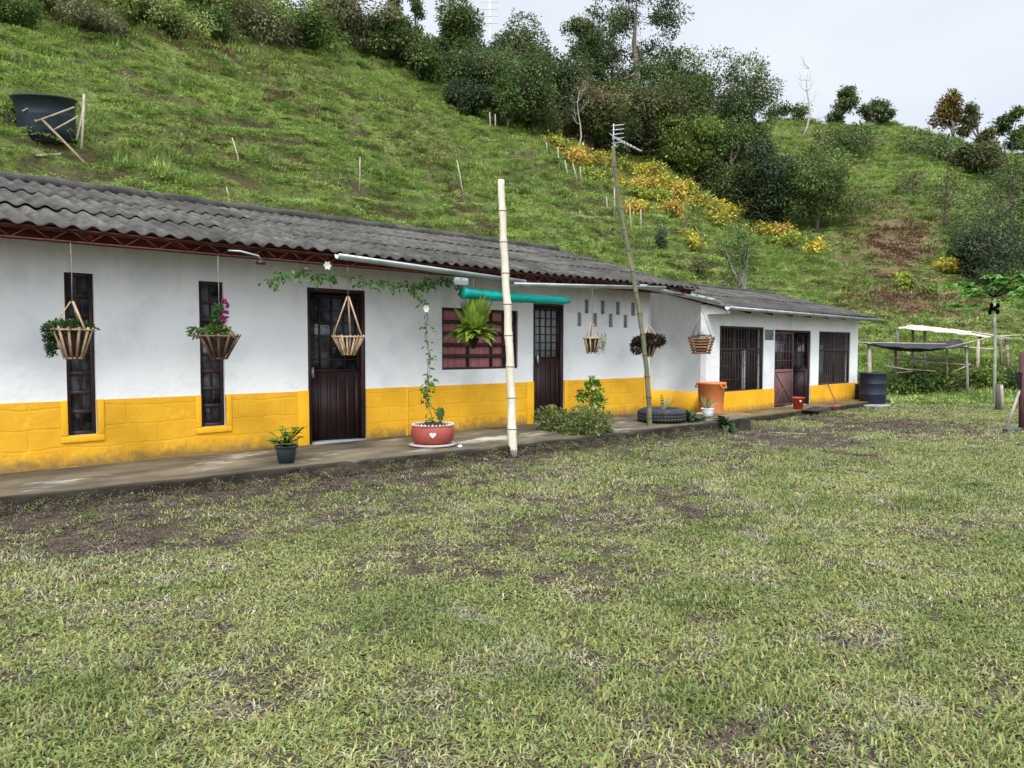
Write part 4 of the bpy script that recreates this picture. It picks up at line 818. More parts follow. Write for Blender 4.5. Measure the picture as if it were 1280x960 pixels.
# planks and debris on the ground
def plank(a, b, w_, h_, lab, z=0.03, m=None):
    p = atZ(*a, z-.12 if a[0] > 880 else z); q = atZ(*b, z-.12 if b[0] > 880 else z); mb = MB(); mb.beam(p, q, w_, h_); tag(mb.build('plank', m or mat('weathered_plank', (.36, .30, .22), (.22, .18, .13), scale=6, rough=.9, stretch=(3, 3, 3)), bevel=.004), lab, 'plank')
plank((914, 537), (977, 546), .07, .035, 'long weathered plank lying on bare soil in front of the annex')
plank((960, 541), (1008, 543), .05, .03, 'short thin stick lying at the end of the long plank')
def stone(c, r, lab, m, name='stone', seed=0, sq=.6):
    g = np.random.default_rng(seed); mb = MB(); k = 9; pr = []
    V = []; n = 12
    for i in range(k):
        th = math.pi*i/(k-1)
        for j in range(n):
            ph = 2*math.pi*j/n; rr = r*(.8+.4*vn(np.array(math.cos(ph)*1.5+seed*3.1+5), np.array(math.sin(ph)*1.5+th), seed)); V.append(np.asarray(c)+np.array([rr*math.sin(th)*math.cos(ph), rr*math.sin(th)*math.sin(ph), rr*sq*(math.cos(th)+.6)]))
    mb.add(V, [(i*n+j, (i+1)*n+j, (i+1)*n+(j+1) % n, i*n+(j+1) % n) for i in range(k-1) for j in range(n)]); return tag(mb.build(name, m, smooth=True), lab, 'stone' if name == 'stone' else name)
stone(atZ(920, 534, -.1), .13, 'flat pale stone at the corner of the walkway beside the plank', mat('pale_stone', (.42, .40, .36), (.28, .26, .23), scale=7), seed=3, sq=.25)
stone(atZ(606, 577, 0.01), .045, 'small white scrap on the lawn beside the thick bamboo pole', mat('white_paint', (.8, .8, .8)), name='scrap', seed=4)
stone(atZ(575, 559, PL), .03, 'tiny white pebble on the walkway right of the heart-painted tyre', mat('white_paint', (.8, .8, .8)), seed=5)
# ================================================================ GROUND COVER
def blades(mb, B, D, H, Wd, bend, tint, g):
    """grass blades: base B, lean direction D (horizontal), height H, bend 0..1"""
    n = len(B); D = unit(D*np.array([1, 1, 0])); S = np.stack([-D[:, 1], D[:, 0], 0*D[:, 0]], 1); Z = np.array([0, 0, 1.])
    H = H[:, None]; W_ = Wd[:, None]/2; bd = bend[:, None]
    m = B+D*H*.28*bd*1.3+Z*H*.55*(1-.35*bd); t = B+D*H*(.25+.75*bd)+Z*H*(1-.85*bd)*.95
    V = np.stack([B-S*W_, B+S*W_, m+S*W_*.85, m-S*W_*.85, t], 1).reshape(-1, 3)
    i = np.arange(n)*5; F = np.stack([i, i+1, i+2, i+3], 1).tolist()+np.stack([i+3, i+2, i+4], 1).tolist()
    mb.add(V, F, np.repeat(tint, 5, 0))
def source(name, mb, m):
    o = mb.build(name, m, origin=(0, 0, 0)); SC.collection.objects.unlink(o); return o
def scatter(name, P, rot, scl, idx, srcs, label=None, kind='stuff'):
    col = bpy.data.collections.new(name+'_tufts')
    for k, o in enumerate(srcs): o.name = '%s_tuft_%s' % (name, 'abcdefghij'[k]); col.objects.link(o)
    me = bpy.data.meshes.new(name); n = len(P); me.vertices.add(n); me.vertices.foreach_set('co', P.astype(np.float32).ravel())
    for an, ty, dat, key in (('rot', 'FLOAT_VECTOR', rot, 'vector'), ('scl', 'FLOAT_VECTOR', scl, 'vector'), ('idx', 'INT', idx.astype(np.int32), 'value')):
        a = me.attributes.new(an, ty, 'POINT'); a.data.foreach_set(key, np.ascontiguousarray(dat if ty == 'INT' else dat.astype(np.float32)).ravel())
    o = bpy.data.objects.new(name, me); SC.collection.objects.link(o)
    ng = bpy.data.node_groups.new(name, 'GeometryNodeTree'); ng.interface.new_socket('Geometry', in_out='INPUT', socket_type='NodeSocketGeometry'); ng.interface.new_socket('Geometry', in_out='OUTPUT', socket_type='NodeSocketGeometry')
    gi = ng.nodes.new('NodeGroupInput'); go = ng.nodes.new('NodeGroupOutput'); ip = ng.nodes.new('GeometryNodeInstanceOnPoints'); ci = ng.nodes.new('GeometryNodeCollectionInfo')
    ci.inputs['Collection'].default_value = col; ci.inputs['Separate Children'].default_value = True; ci.inputs['Reset Children'].default_value = True
    ip.inputs['Pick Instance'].default_value = True
    def na(nm, dt):
        a = ng.nodes.new('GeometryNodeInputNamedAttribute'); a.data_type = dt; a.inputs['Name'].default_value = nm; return a.outputs['Attribute']
    ng.links.new(gi.outputs[0], ip.inputs['Points']); ng.links.new(ci.outputs[0], ip.inputs['Instance']); ng.links.new(na('idx', 'INT'), ip.inputs['Instance Index'])
    ng.links.new(na('rot', 'FLOAT_VECTOR'), ip.inputs['Rotation']); ng.links.new(na('scl', 'FLOAT_VECTOR'), ip.inputs['Scale']); ng.links.new(ip.outputs[0], go.inputs[0])
    md = o.modifiers.new('scatter', 'NODES'); md.node_group = ng
    return tag(o, label, kind=kind)
mgrass = mat('lawn_blade', (.150, .195, .050), (.29, .31, .112), scale=1.1, rough=.6, attr=1.0, trans=.3, c3=(.30, .29, .19), s3=2.3, r3=(.54, .70), spec=.25)
mstraw = mat('dry_blade', (.38, .35, .24), (.24, .21, .13), scale=4, rough=.8, attr=1.0, trans=.1, spec=.15)
mlit = mat('leaf_litter', (.060, .048, .036), (.13, .11, .08), scale=5, rough=.9, attr=1.0, spec=.1)
def lawn_tuft(seed, n=70, R=.10, hmin=.018, hmax=.05, w_=.0042, flat=.6, m=None):
    g = np.random.default_rng(seed); a = g.uniform(0, 2*np.pi, n); r = R*np.sqrt(g.random(n)); B = np.stack([r*np.cos(a), r*np.sin(a), 0*r-.004], 1)
    mb = MB(); T = tints(n, .45, 1.5, .12, g); k = g.random(n) < .14; T[k] = np.array([1.5, 1.25, 1.3])*g.uniform(.7, 1.3, (k.sum(), 1))
    blades(mb, B, rdir(n, g)+1e-3, g.uniform(hmin, hmax, n), g.uniform(.6, 1.3, n)*w_, np.clip(g.normal(flat, .22, n), .1, 1), T, g)
    return source('tuft', mb, m or mgrass)
gs = [lawn_tuft(1, 60, .10, .018, .045, .006, .75), lawn_tuft(2, 60, .09, .02, .055, .007, .6), lawn_tuft(3, 60, .11, .015, .04, .008, .85), lawn_tuft(4, 30, .06, .03, .085, .008, .5), lawn_tuft(5, 26, .12, .03, .065, .006, .97, mstraw), lawn_tuft(6, 10, .10, .04, .09, .005, .98, mstraw), lawn_tuft(7, 60, .11, .015, .04, .007, .97, mlit), lawn_tuft(8, 22, .035, .03, .055, .018, .9)]
# points: density and size fall with distance
def polar_pts(t0, t1, dens, u0=-.78, u1=.80, g=rg):
    area = (u1-u0)*(t1*t1-t0*t0)/2; n = int(area*dens); t = np.sqrt(g.uniform(t0*t0, t1*t1, n)); u = g.uniform(u0, u1, n)*t
    return np.stack([Fh[0]*t+Rv[0]*u, Fh[1]*t+Rv[1]*u], 1), t
Ps, Ss = [], []
for t0, t1, dens, sc in ((1.6, 4, 360, 1.0), (4, 7, 270, 1.1), (7, 12, 170, 1.3), (12, 19, 75, 1.8), (19, 27, 25, 2.6)):
    p, t = polar_pts(t0, t1, dens, -1.9 if t0 < 7 else -1.1, 1.8 if t0 < 7 else 1.15); Ps.append(p); Ss.append(np.full(len(p), sc))
P2 = np.concatenate(Ps); S1 = np.concatenate(Ss); X, Y = P2[:, 0], P2[:, 1]; Z0 = zter(X, Y)
b = bare(X, Y); edgeY = np.interp(X, [-5, 1.05, 3.5, 6.6, 11.2, 12.7], [7.4, 7.38, 7.18, 6.95, 6.88, 6.95]); edgeY = np.where(X > 12.7, 8.0, edgeY); inside = (Y > edgeY-.04) & (X < 22.7)
keep = (~inside) & (rg.random(len(X)) > b*.45) & (Z0 < 1.0)
X, Y, Z0, S1, b = X[keep], Y[keep], Z0[keep], S1[keep], b[keep]; n = len(X)
S1 = S1
lush = fbm(X*.9, Y*.9, 61, 4); dry = fbm(X*.7, Y*.7, 71, 4)
pr = rg.random(n); idx = rg.integers(0, 4, n); idx = np.where(pr < .06+.35*sst(dry, .54, .7), rg.integers(4, 6, n), idx); idx = np.where(rg.random(n) < .05, 7, idx); idx = np.where(rg.random(n) < b*.82+.10, 6, idx)
hs = (.45+.8*sst(lush, .35, .65))*rg.uniform(.7, 1.2, n)*(1-.4*b)
rot = np.stack([rg.normal(0, .08, n), rg.normal(0, .08, n), rg.uniform(0, 6.28, n)], 1); hs = np.where(idx == 7, 1.3, hs); scl = np.stack([S1, S1, S1*.35+hs*.65*S1**.3], 1)
ne = 1900; xe = rg.uniform(-4, 12.7, ne); ye = np.interp(xe, [-5, 1.05, 3.5, 6.6, 11.2, 12.7], [7.42, 7.40, 7.2, 6.98, 6.9, 7.15])+rg.normal(-.05, .05, ne)
ze = zter(xe, ye)+rg.random(ne)**3*.08; ye = ye+(ze-zter(xe, ye))*.1
X = np.concatenate([X, xe]); Y = np.concatenate([Y, ye]); Z0 = np.concatenate([Z0, ze]); idx = np.concatenate([idx, rg.choice([6, 6, 6, 6, 2], ne)])
rot = np.concatenate([rot, np.stack([rg.normal(0, .5, ne), rg.normal(0, .5, ne), rg.uniform(0, 6.28, ne)], 1)]); se = rg.uniform(.45, .9, ne); scl = np.concatenate([scl, np.stack([se, se, se], 1)])
scatter('lawn_grass', np.stack([X, Y, Z0], 1), rot, scl, idx, gs, 'short patchy lawn grass with dry clippings in front of the farmhouse')
tag(bpy.data.objects['lawn_grass'], cat='grass')
# hillside pasture
mhill = mat('pasture_blade', (.17, .26, .060), (.37, .46, .13), scale=.8, rough=.6, attr=1.0, trans=.3, c3=(.30, .27, .13), s3=.9, r3=(.56, .72), spec=.25, detail=8)
mbrn2 = mat('dead_bracken', (.26, .17, .10), (.15, .10, .06), scale=1.5, rough=.9, attr=1.0)
def hill_tuft(seed, n=60, R=.35, h0=.1, h1=.34, w_=.035, m=None, flat=.45):
    g = np.random.default_rng(seed); a = g.uniform(0, 2*np.pi, n); r = R*np.sqrt(g.random(n)); B = np.stack([r*np.cos(a), r*np.sin(a), 0*r-.05], 1)
    mb = MB(); D = np.stack([np.cos(a), np.sin(a), 0*a], 1)+rdir(n, g)*.8
    blades(mb, B, D, g.uniform(h0, h1, n)*(1.2-.6*r/R), g.uniform(.6, 1.3, n)*w_, np.clip(g.normal(flat, .2, n), .05, 1), tints(n, .5, 1.5, .10, g), g); return source('tuft', mb, m or mhill)
hs_ = [hill_tuft(1, flat=.65), hill_tuft(2, 50, .32, .10, .36, .03, flat=.6), hill_tuft(3, 45, .42, .06, .2, .045, flat=.8), hill_tuft(4, 40, .3, .15, .45, .035, flat=.5), hill_tuft(5, 50, .4, .08, .3, .03, mbrn2, .6)]
Ps, Ss = [], []
for t0, t1, dens, sc in ((9, 20, 55, .72), (20, 32, 42, .85), (32, 48, 22, 1.1), (48, 92, 9, 1.6)):
    p, t = polar_pts(t0, t1, dens, -.85, .85); Ps.append(p); Ss.append(np.full(len(p), sc))
P2 = np.concatenate(Ps); S1 = np.concatenate(Ss); X, Y = P2[:, 0], P2[:, 1]; Z0 = zter(X, Y)
tt_ = X*Fh[0]+Y*Fh[1]; pp = 640+930*(X*Rv[0]+Y*Rv[1])/tt_
dens2 = .5*fbm(X*.5, Y*.5, 91, 4)+.5*fbm((X*Rv[0]+Y*Rv[1])*.22+.3*X, Z0*1.5+2*vn(X*.15, Y*.15, 92), 93, 4)
built = ((X < 12.3) & (Y < 15)) | ((X > 12.3) & (X < 22.4) & (Y < 14.5))
keep = (~built) & ((Z0 > .35) | ((tt_ > 21) & (pp > 1060))) & (rg.random(len(X)) < .8+.9*sst(dens2, .35, .6))
X, Y, Z0, S1, tt_, pp, dens2 = [v[keep] for v in (X, Y, Z0, S1, tt_, pp, dens2)]; n = len(X)
brn = np.exp(-((pp-1110)/55)**2-((tt_-51)/6)**2)*1.3+.8*np.exp(-((pp-1160)/80)**2-((tt_-40)/3.5)**2)+.35*sst(fbm(X*.25, Y*.25, 95, 4), .55, .68)
idx = rg.choice([0, 0, 1, 2, 2, 3], n); idx = np.where(rg.random(n) < brn*.9, 4, idx)
idx = np.where((idx == 3) & (S1 < .8), 0, idx)
s = S1*rg.uniform(.7, 1.35, n); rot = np.stack([rg.normal(0, .15, n), rg.normal(0, .15, n), rg.uniform(0, 6.28, n)], 1)
phs = phase(X, Y, zter(X, Y, False)); kk = ~((phs > .08) & (phs < .45) & (rg.random(n) < .55*sst(fbm(X*.4, Y*.4, 66, 3), .4, .6)))
X, Y, Z0, s, rot, idx, dens2 = X[kk], Y[kk], Z0[kk], s[kk], rot[kk], idx[kk], dens2[kk]; n = len(X)
zs = s*(.42+1.1*sst(dens2, .42, .66)*rg.uniform(.4, 1.2, n))
scatter('hill_grass', np.stack([X, Y, Z0], 1), rot, np.stack([s, s, zs], 1), idx, hs_, 'rough green pasture grass covering the steep hillside behind the house')
tag(bpy.data.objects['hill_grass'], cat='grass')
# ================================================================ TREES AND SHRUBS
FM = {}
def fmat(key, c1, c2, c3=None):
    if key not in FM: FM[key] = mat('foliage_'+key, c1, c2, scale=.9, rough=.75, attr=1.0, trans=.22, c3=c3, s3=.5, r3=(.5, .66), spec=.12)
    return FM[key]
fd = fmat('dark', (.060, .10, .034), (.10, .145, .05), (.16, .155, .075)); fmid = fmat('mid', (.075, .13, .034), (.12, .175, .05), (.14, .14, .06))
fb = fmat('bright', (.115, .175, .035), (.17, .22, .05)); folive = fmat('olive', (.10, .12, .045), (.14, .15, .06), (.15, .12, .07)); fblue = fmat('bluish', (.055, .085, .042), (.08, .11, .055))
ffe = fmat('feathery', (.20, .26, .07), (.29, .34, .11), (.26, .25, .13)); folive2 = fmat('dull_olive', (.14, .155, .07), (.19, .19, .09), (.22, .18, .11)); forange = fmat('orange', (.22, .12, .03), (.10, .11, .03)); fyel = fmat('yellow', (.60, .48, .06), (.34, .34, .07), (.20, .22, .06))
mdead = mat('dead_wood', (.42, .38, .33), (.26, .23, .2), scale=4, rough=.9)
def crown(mb, c, R, n, leaf, seed, nb=14, flat=.8, gap=.5, lo=.55, hi=1.4, upl=.3, blob=.36):
    """leaf clumps in an uneven cloud of sub-blobs filling the ellipsoid R around c"""
    g = np.random.default_rng(seed); c = np.asarray(c, float); R = np.asarray(R, float)
    d = rdir(nb, g); q = d*(g.random(nb)**.4)[:, None]*.78; cen = c+q*R
    k = g.integers(0, nb, n); rb = (blob*R.mean()*g.uniform(.65, 1.25, nb))[k]; dd = rdir(n, g); rr = (gap+(1-gap)*g.random(n)**.7)
    P = cen[k]+dd*(rb*rr)[:, None]*np.array([1, 1, flat])
    P += g.normal(0, leaf*.6, P.shape)
    bt = g.uniform(.7, 1.3, nb)[k]; T = tints(n, lo, hi, .10, g)*bt[:, None]
    D = unit(dd+rdir(n, g)*.7+np.array([0, 0, -.25])); leaves(mb, P, D, unit(dd*.7+rdir(n, g)*.5+np.array([0, 0, upl+.3])), g.uniform(.6, 1.4, n)*leaf, g.uniform(.6, 1.3, n)*leaf*.55, T)
    return cen
def tree(px, pyb, w_px, h_px, label, fm, nm='tree', cat='tree', seed=0, n=None, shape='round', trunk=.25, leafm=.0038, group=None, lean=0, flat=.75, nb=26, gap=.45, t=None, bark=None, parts=None):
    """standing on the hillside where pixel (px, pyb) meets the ground; width and height measured in photograph pixels"""
    if t is None: b = hit(px, pyb, 17)
    else:
        dd = ray(px, pyb); b = CAM+dd*t; b[2] = zt1(b[0], b[1])
    dpt = depth(b); sc = dpt/930; W_ = w_px*sc; H = h_px*sc; H += (b-CAM-ray(px, pyb)*dpt)[2]*-1 if t else 0; b = b-np.array([0, 0, .15])
    root = thing(nm, b, label, cat, group); mb = MB(); cb = H*trunk; cz = cb+(H-cb)/2; leaf = max(.05, dpt*leafm); n = n or int(min(17000, max(600, 7*w_px*h_px*(1-trunk)*.62)))
    tk = MB(); top = b+Rv*lean*W_+np.array([0, 0, H*.82]); r0 = max(.05, H*.022)
    if shape == 'tiers':
        cens = []
        g = random.Random(seed)
        for k in range(nb):
            u = (k+.5)/nb; a = g.uniform(0, 6.28); rr = W_*.40*(1.1-abs(u-.45))*g.uniform(.4, 1); ctr = b+np.array([math.cos(a)*rr, math.sin(a)*rr, cb+(H-cb)*u]); cens.append(ctr)
            crown(mb, ctr, (W_*.21, W_*.21, H*.06), int(n*1.7)//nb, leaf, seed*31+k, nb=4, flat=.6, gap=.2, blob=.7)
    else:
        cens = crown(mb, b+Rv*lean*W_*.6+np.array([0, 0, cz]), (W_*.58, W_*.50, (H-cb)*.55), n, leaf, seed, nb=nb, flat=flat, gap=gap)
    tk.tube([b-np.array([0, 0, .2]), b+(top-b)*.35+Rv*.03*W_, b+(top-b)*.7-Rv*.02*W_, top], [r0*1.2, r0, r0*.6, r0*.15], 7)
    for k, c_ in enumerate(list(cens)[:9]):
        s0 = b+(top-b)*(.2+.06*k); tk.tube([s0, (s0+c_)/2+np.array([0, 0, -.03*H]), c_], [r0*.6, r0*.4, r0*.15], 5, cap=False)
    tk.build('trunk', bark or mbark, root); mb.build('crown', fm, root); return root
def shrub(px, pyb, w_px, h_px, label, fm, seed=0, n=None, nm='bush', cat='bush', group=None, leafm=.0040, t=None):
    return tree(px, pyb, w_px, h_px, label, fm, nm, cat, seed, n, trunk=.02, leafm=leafm, group=group, flat=.8, nb=20, t=t)
G1 = 'trees along the wooded spur'; G2 = 'trees on the far ridge'; G3 = 'bushes along the top of the pasture'
# wooded spur, left to right
tree(601, 160, 120, 106, 'dark dome-shaped tree with greyish leaves at the top edge of the pasture', fd, seed=1, trunk=.05, group=G1, gap=.55, t=50)
tree(577, 52, 62, 56, 'leafy round tree alone on the skyline left of the thin mast', fmid, seed=2, trunk=.15, group=G1, t=62)
tree(655, 78, 78, 58, 'dark spreading tree on the skyline right of the thin mast', fd, seed=3, trunk=.1, group=G1, t=60)
shrub(580, 160, 62, 62, 'rounded grey-green bush low in front of the dark dome-shaped tree', fblue, seed=4, group=G1, t=46)
tree(665, 172, 90, 100, 'dense dark tree at the lower edge of the spur wood, behind the bamboo pole line', fd, seed=5, trunk=.04, group=G1, t=48)
tree(545, 108, 60, 60, 'dark bush-like tree at the left end of the wooded spur', fd, seed=6, trunk=.03, group=G1, t=52)
tree(634, 168, 40, 72, 'slim bright green tree in front of the dark spur wood', fmid, seed=7, trunk=.2, group=G1, t=46)
tree(795, 130, 150, 170, 'tallest tree of the hill with layered open crown cut by the top of the photo', fd, seed=8, trunk=.22, group=G1, t=62, shape='tiers', nb=26, n=13000)
tree(728, 110, 72, 85, 'dark tree with flat sideways branches left of the tallest tree', fd, seed=9, trunk=.3, group=G1, t=60, shape='tiers', nb=9, n=4200)
tree(738, 190, 110, 90, 'brownish thin-leaved tree with a pale trunk above the yellow shrubs', folive, seed=10, trunk=.25, group=G1, t=52, gap=.2)
tree(915, 150, 100, 90, 'rounded half-open tree on the skyline right of the tallest tree', fd, seed=11, trunk=.12, group=G1, t=64, gap=.5)
tree(850, 150, 95, 100, 'olive green tree between the tallest tree and the rounded skyline tree', fmid, seed=12, trunk=.08, group=G1, t=62)
tree(775, 160, 80, 70, 'mid green tree below the tallest tree', fmid, seed=13, trunk=.05, group=G1, t=57)
tree(810, 185, 100, 85, 'grey-green tree with pale bare twigs in the middle of the spur wood', folive, seed=14, trunk=.06, group=G1, t=56)
tree(862, 215, 95, 75, 'bright-topped bushy tree above the yellow shrubs', fb, seed=15, trunk=.03, group=G1, t=56)
tree(915, 235, 100, 90, 'large dark glossy bush-like tree above the right end of the yellow shrubs', fmid, seed=16, trunk=.03, group=G1, t=56)
tree(958, 238, 70, 62, 'bluish dark tree beside the biggest round bush', fblue, seed=17, trunk=.03, group=G1, t=55)
tree(1020, 275, 105, 98, 'biggest round green bush standing alone above the bare brown slope', fmid, seed=18, trunk=.03, group=G1, t=54, n=14000)
tree(935, 190, 60, 40, 'yellow-green rounded shrub behind the dark glossy tree', fb, seed=19, trunk=.02, group=G1, t=64)
shrub(700, 130, 90, 66, 'dark undergrowth tree filling the gap left of the brownish tree', fd, seed=20, group=G1, t=54)
shrub(880, 180, 90, 55, 'dark undergrowth tree below the rounded skyline tree', fd, seed=21, group=G1, t=60)
shrub(760, 200, 70, 60, 'dark undergrowth bush behind the television aerial', fd, seed=22, group=G1, t=53)
shrub(620, 110, 120, 50, 'dark tree mass behind the dark dome-shaped tree', fd, seed=23, group=G1, t=58)
# ridge trees
for k, (px, yb, w_, h_, lab, fm, sh) in enumerate([(972, 156, 30, 28, 'small round tree at the left end of the grassy ridge', fmid, 'round'), (997, 156, 28, 24, 'smaller round tree just left of the dead pale tree', fmid, 'round'),
    (1052, 160, 52, 48, 'taller of the two layered trees right of the dead pale tree', fd, 'tiers'), (1097, 168, 44, 42, 'shorter of the two layered trees in the middle of the ridge', fd, 'tiers'),
    (1190, 184, 42, 70, 'ridge tree with an orange-brown top', forange, 'round'), (1222, 187, 42, 56, 'open green tree right of the orange-topped ridge tree', folive, 'tiers'), (1264, 200, 44, 60, 'thin-trunked tree at the right edge of the ridge', fmid, 'tiers')]):
    tree(px, yb, w_, h_, lab, fm, seed=100+k, trunk=.22, group=G2, t=84, shape=sh, nb=7, n=int(w_*h_*1.0), gap=.3)
# dead tree and mast
def bare_tree(px, yb, h_px, label, t, seed, nb=8, r=.05):
    dd = ray(px, yb); b = CAM+dd*t; b[2] = zt1(b[0], b[1]); H = h_px*t/930; root = thing('dead_tree', b, label, 'tree'); tk = MB(); g = random.Random(seed)
    P_ = [b+Rv*H*.10*math.sin(k*.9)*.6+Rv*k*H*.02+np.array([0, 0, H*k/6]) for k in range(7)]; tk.tube(P_, [r*(1.4-.19*k) for k in range(7)], 6); tk.build('trunk', mdead, root)
    br = MB()
    for k in range(nb):
        s = P_[3+k % 4]; a = g.choice((-1, 1))*g.uniform(.5, 1.1); e = s+Rv*a*H*.16+np.array([0, 0, H*g.uniform(.04, .2)])+Fh*g.uniform(-.2, .2); br.tube([s, (s+e)/2+np.array([0, 0, -.03*H]), e], [r*.35, r*.25, r*.1], 4)
        br.tube([(s+e)/2, (s+e)/2+Rv*a*H*.03+np.array([0, 0, H*.12])], [r*.22, r*.08], 4)
    br.build('branch', mdead, root)
bare_tree(1003, 178, 86, 'bare pale dead tree standing against the sky on the ridge', 80, 5, r=.10)
bare_tree(718, 215, 85, 'thin pale leafless tree at the upper fence corner above the yellow shrubs', 47, 8, r=.05)
mb = MB(); m0 = CAM+ray(613, 46)*75; m1 = CAM+ray(612, -22)*75; mb.tube([m0-np.array([0, 0, 8]), m1], .10, 6)
for k in range(6): p = m0+(m1-m0)*(.25+.13*k); mb.tube([p-Rv*.8, p+Rv*.8], .035, 4)
tag(mb.build('radio_mast', mat('mast_grey', (.55, .58, .6), (.5, .52, .54))), 'thin grey mast with cross bars rising behind the skyline trees', 'mast')
# tops of left slope: bushes
g = random.Random(77); LAB = ['bright feathery bush', 'dull olive bush', 'dark rounded bush', 'pale green sprawling bush']
where = [(12, 28, 60, 40, 2), (60, 20, 70, 50, 0), (110, 40, 60, 36, 1), (175, 30, 80, 52, 0), (215, 48, 60, 40, 0), (265, 52, 60, 44, 2), (300, 30, 80, 50, 0), (335, 58, 70, 44, 1), (378, 60, 70, 56, 2), (420, 50, 60, 60, 3), (455, 66, 70, 66, 1), (495, 80, 60, 70, 2), (520, 100, 40, 60, 2), (150, 5, 80, 44, 1), (250, 8, 90, 40, 3), (375, 10, 80, 44, 0), (30, -5, 90, 40, 1), (440, 5, 70, 44, 2), (505, 22, 46, 50, 2), (540, 62, 60, 45, 0), (478, 30, 60, 44, 2)]
ords = ['at the far left edge of the hilltop', 'above the black water tank', 'right of the bush above the tank', 'in the hilltop row, a third of the way to the spur wood', 'on the lower fringe of the hilltop row', 'fringing the pasture left of the hilltop middle', 'in the hilltop row near its middle', 'on the lower fringe right of the hilltop middle', 'halfway between hilltop middle and spur wood', 'second row before the spur wood', 'just left of the spur wood', 'touching the left end of the spur wood', 'squeezed against the spur wood fringe', 'cut by the photo top above the tank', 'cut by the photo top left of centre', 'cut by the photo top near the spur', 'in the top left corner of the photo', 'high on the slope behind the spur end', 'on the skyline left of the lone round tree', 'under the lone round skyline tree', 'behind the bush just left of the spur wood']
for k, ((px, yb, w_, h_, kd), od) in enumerate(zip(where, ords)):
    shrub(px, yb, w_*1.5, h_*.9, LAB[kd]+' '+od, (ffe, folive2, fmid, ffe)[kd], seed=200+k, group=G3, n=int(w_*h_*2.2), leafm=.0042)
for k, (px, yb, h_, lab) in enumerate([(497, 40, 62, 'slim dark tree with a thin crown above the hilltop bushes'), (520, 30, 46, 'slim dark tree cut by the photo top, next to the lone round tree'), (435, 32, 50, 'slim dark tree cut by the photo top above the hilltop bushes')]):
    tree(px, yb, 34, h_, lab, fd, seed=240+k, trunk=.35, shape='tiers', nb=6, n=900, group=G3, t=58)
# right-hand trees
tree(1262, 300, 130, 112, 'big dark tree with reddish top at the right edge of the slope', fd, seed=30, trunk=.05, t=52, n=7000, gap=.5)
tree(1250, 352, 125, 100, 'broad dark green tree in front of the reddish-topped tree at the right edge', fblue, seed=31, trunk=.05, t=44, n=7000, gap=.5)
tree(1180, 280, 60, 68, 'thin half-bare tree left of the big dark right-hand trees', folive, seed=32, trunk=.3, t=56, gap=.1, n=900)
tree(1135, 262, 42, 50, 'small sparse tree on the bright grass above the brown slope', folive, seed=33, trunk=.25, t=60, gap=.1, n=500)
shrub(1150, 215, 110, 40, 'dark low bush belt under the grassy ridge', fd, seed=34, t=76, n=2500); shrub(1060, 200, 110, 36, 'dark scrub just right of the dead pale tree', fd, seed=35, t=74, n=2500); shrub(1225, 225, 70, 46, 'scrubby bush above the reddish-topped tree', folive, seed=36, t=74)
shrub(1075, 265, 70, 30, 'grey scrub heap above the bare brown slope', folive, seed=37, t=56, n=700); shrub(1215, 318, 60, 40, 'low dark bush left of the broad dark green tree', fd, seed=38, t=46)
tree(928, 366, 62, 96, 'young light green tree standing behind the annex roof', fmid, seed=39, trunk=.35, t=33, n=2200, gap=.2, bark=mdead)
for k, (px, yb, w_, h_, lab) in enumerate([(826, 312, 12, 34, 'dark leafy stump sprouting on the pasture behind the roof'), (870, 345, 30, 26, 'small weedy bush just above the farmhouse roof end'), (1158, 372, 26, 22, 'small bush on the slope above the shade nets'), (8, 150, 40, 26, 'bright bush left of the black water tank')]):
    shrub(px, yb, w_, h_, lab, (fblue, folive, fb, fb)[k], seed=250+k, n=700)
# yellow shrubs
g = random.Random(21); yel = []
band = [(690, 178), (705, 184), (722, 194), (736, 200), (752, 196), (770, 200), (766, 216), (786, 208), (800, 216), (815, 214), (806, 232), (826, 226), (838, 232), (822, 244), (846, 242), (860, 238), (856, 254), (790, 240), (776, 228), (876, 250), (800, 256), (890, 262), (840, 262), (905, 266), (925, 262), (738, 216), (712, 198), (948, 268), (966, 285), (985, 300), (860, 292), (893, 274), (955, 258), (1022, 310), (980, 288), (1180, 332), (865, 300), (1130, 352), (790, 262), (940, 285)]
what = ['golden yellow', 'yellow-green', 'orange-tinged yellow', 'pale yellow']
for k, (px, py) in enumerate(band):
    w_ = g.uniform(26, 42); h_ = g.uniform(13, 22); side = 'upper left end' if px < 745 else 'upper middle' if px < 805 else 'lower middle' if px < 870 else 'lower right end' if px < 1000 else 'far right outliers'
    r = shrub(px, py+8, w_, h_, 'x', (fyel, fmat('yellowgreen', (.36, .40, .06), (.22, .28, .06)), fmat('rust', (.45, .30, .08), (.55, .42, .08)), fyel)[k % 4 if k % 3 else 0], seed=300+k, group='yellow shrubs on the fence line', n=int(w_*h_*1.6), leafm=.0042, nm='yellow_shrub')
    r['label'] = '%s shrub, number %d' % (what[k % 4], k); r['cx'] = 0; del r['cx']; yel.append((px, py, r, what[k % 4] if k % 3 else what[0]))
yel.sort(key=lambda q: q[0])
NUM = ['first', 'second', 'third', 'fourth', 'fifth', 'sixth', 'seventh', 'eighth', 'ninth', 'tenth', 'eleventh', 'twelfth', 'thirteenth', 'fourteenth', 'fifteenth', 'sixteenth', 'seventeenth', 'eighteenth', 'nineteenth', 'twentieth']
for i, (px, py, r, c_) in enumerate(yel):
    r['label'] = ('%s shrub, %s from the upper left end of the yellow band' % (c_, NUM[i])) if i < 20 else '%s shrub, %s from the lower right end of the yellow band' % (c_, NUM[len(yel)-1-i])
